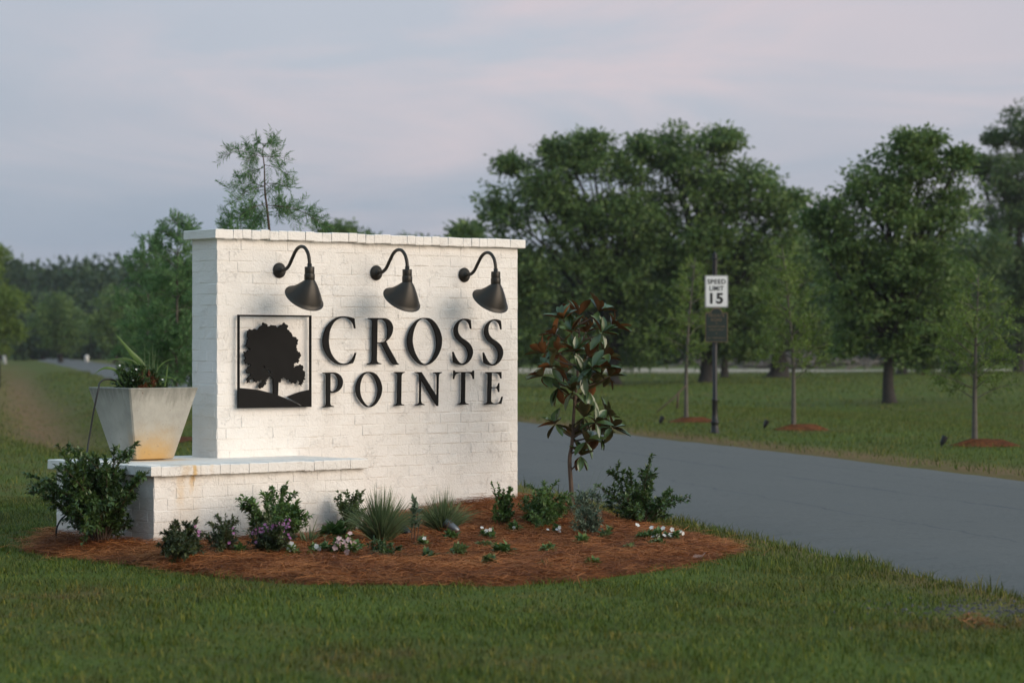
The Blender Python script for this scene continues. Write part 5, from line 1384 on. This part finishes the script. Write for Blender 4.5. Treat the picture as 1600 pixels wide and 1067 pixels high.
# ------------------------------------------------------------------ small things far off and in the grass
# brush pile beyond the grove
qb = QB(); r8 = np.random.default_rng(5)
bp_ = P(1235, 566, 150); bp_[2] = 0
for i in range(420):
    c = bp_ + np.array([r8.normal(0, 2.6), r8.normal(0, 1.2), abs(r8.normal(0, .55))]); c[2] = min(c[2], 1.7 * math.exp(-((c[0] - bp_[0]) / 4.2) ** 2))
    dr_ = unit(r8.normal(0, 1, 3) * np.array([1, .7, .45])); L_ = r8.uniform(.6, 2.0)
    qb.tube(np.array([c - dr_ * L_ / 2, c + ZV * r8.normal(0, .08), c + dr_ * L_ / 2]) + ZV * .15, np.array([.05, .04, .015]) * r8.uniform(.6, 1.4), 4)
tag(qb.build('brush_pile', plain('grey_dead_branches', (.17, .15, .135), .9, var=.3), None), 'heap of grey dead branches beyond the thick-trunked shade tree', 'brush pile')
for px, py, w_, h_, lab, sd_ in ((1440, 586, 46, 34, 'dark low bush right of the slim-trunked lawn tree', 95), (1500, 585, 30, 20, 'small dark bush on the far grass left of the right edge tree', 96)):
    b = G(px, py); r = random.Random(sd_)
    shrub('field_bush', lab, (px, py), [(px + w_ * r.uniform(-1, 1) , py - h_ * r.uniform(.3, 1), r.gauss(0, .8)) for _ in range(26)], 'pecan_dark', .28, .6, 9, 20, .8, sd_, 'bush', .03, fill=2)
# marker posts by the far bend
M['marker'] = plain('weathered_white_paint', (.62, .60, .56), .7)
def marker(px, py, w_, h_, dep, label, tilt=0):
    b = P(px, py, dep); b[2] = gz(b[0], b[1]); k = dep / FPX; m = MB()
    t = empty('marker_post', b, label, 'marker post')
    w2 = w_ * k / 2; hh = h_ * k; prof = [(w2 * .9, -.3), (w2, hh * .7), (w2 * .95, hh * .86), (w2 * .62, hh * .95), (w2 * .2, hh)]
    m.lathe(b, prof, 10)
    for i, v in enumerate(m.v): m.v[i] = (v[0] + tilt * (v[2] - b[2]), v[1], v[2])
    m.build('post', M['marker'], t)
    return t
marker(135.5, 560, 7, 12, 225, 'small pale marker post beside the far road bend')
marker(9, 560, 6, 19, 215, 'leaning pale post at the far left edge', -.15)
marker(-1, 556, 5, 24, 216, 'pale post cut by the left edge of the picture', 0)
# dark utility post at the left edge
ub = G(-6, 604); m = MB(); m.lathe(ub, [(.16, -.1), (.16, 1.05), (.19, 1.07), (.19, 1.2), (.10, 1.26)], 12)
tag(m.build('bollard', M['black_metal'], None), 'dark green bollard at the left edge of the lawn', 'bollard')

# gravel showing through by the road, and a clump of old straw
qs = QB(); r9 = np.random.default_rng(9); gc = G(1548, 955)
SP = []
for i in range(420):
    a = r9.normal(0, .26); b2 = r9.normal(0, .22); x, y = gc[0] + a * 1.2, gc[1] + b2 * 1.3
    s = r9.uniform(.004, .012); c = np.array([x, y, float(lawn_z(x, y)) + s * .3])
    base = np.array([[1, 0, 0], [0, 1, 0], [-1, 0, 0], [0, -1, 0]]) * s * r9.uniform(.7, 1.3, (4, 1)); top = base * .55 + np.array([0, 0, s * .8])
    qs.add(np.vstack([c + base, c + top]), [(0, 1, 5, 4), (1, 2, 6, 5), (2, 3, 7, 6), (3, 0, 4, 7), (4, 5, 6, 7)])
tag(qs.build('gravel', leaf_mat('grey_gravel', ((.04, .04, .04), (.075, .075, .075), (.13, .13, .125)), .85, 0, .2, big=9), None), 'loose grey gravel showing through the grass by the road edge', 'gravel', kind='stuff')
sc_ = G(1524, 983)
def near_clump(x, y): return np.hypot((x - sc_[0]) / .13, (y - sc_[1]) / .10) < np.abs(rng.normal(.6, .3, x.shape))
_B = BED; BED = np.array([[sc_[0] - .2, sc_[1] - .2], [sc_[0] + .2, sc_[1] + .2]])
V, F = needles(700, near_clump, lambda x, y: lawn_z(x, y) + .035 * np.exp(-np.hypot((x - sc_[0]) / .09, (y - sc_[1]) / .07) ** 2), .05, .12, .004)
BED = _B
tag(link('straw_clump', np_mesh('straw_clump', V, F), None, M['straw']), 'small rust brown clump of pine straw lying on the front lawn', 'straw clump')

# ------------------------------------------------------------------ evening haze in the air
hz = bpy.data.materials.new('thin_haze'); hz.use_nodes = True
hn = hz.node_tree.nodes; hn.clear()
ho = hn.new('ShaderNodeOutputMaterial'); hv = hn.new('ShaderNodeVolumePrincipled')
hv.inputs['Color'].default_value = (.90, .93, 1.0, 1); hv.inputs['Density'].default_value = .00016; hv.inputs['Anisotropy'].default_value = 0.0
hz.node_tree.links.new(hv.outputs[0], ho.inputs['Volume'])
m = MB(); m.box((0, 1600, 13), (3400, 3600, 31))
tag(m.build('haze', hz, None), kind='stuff')
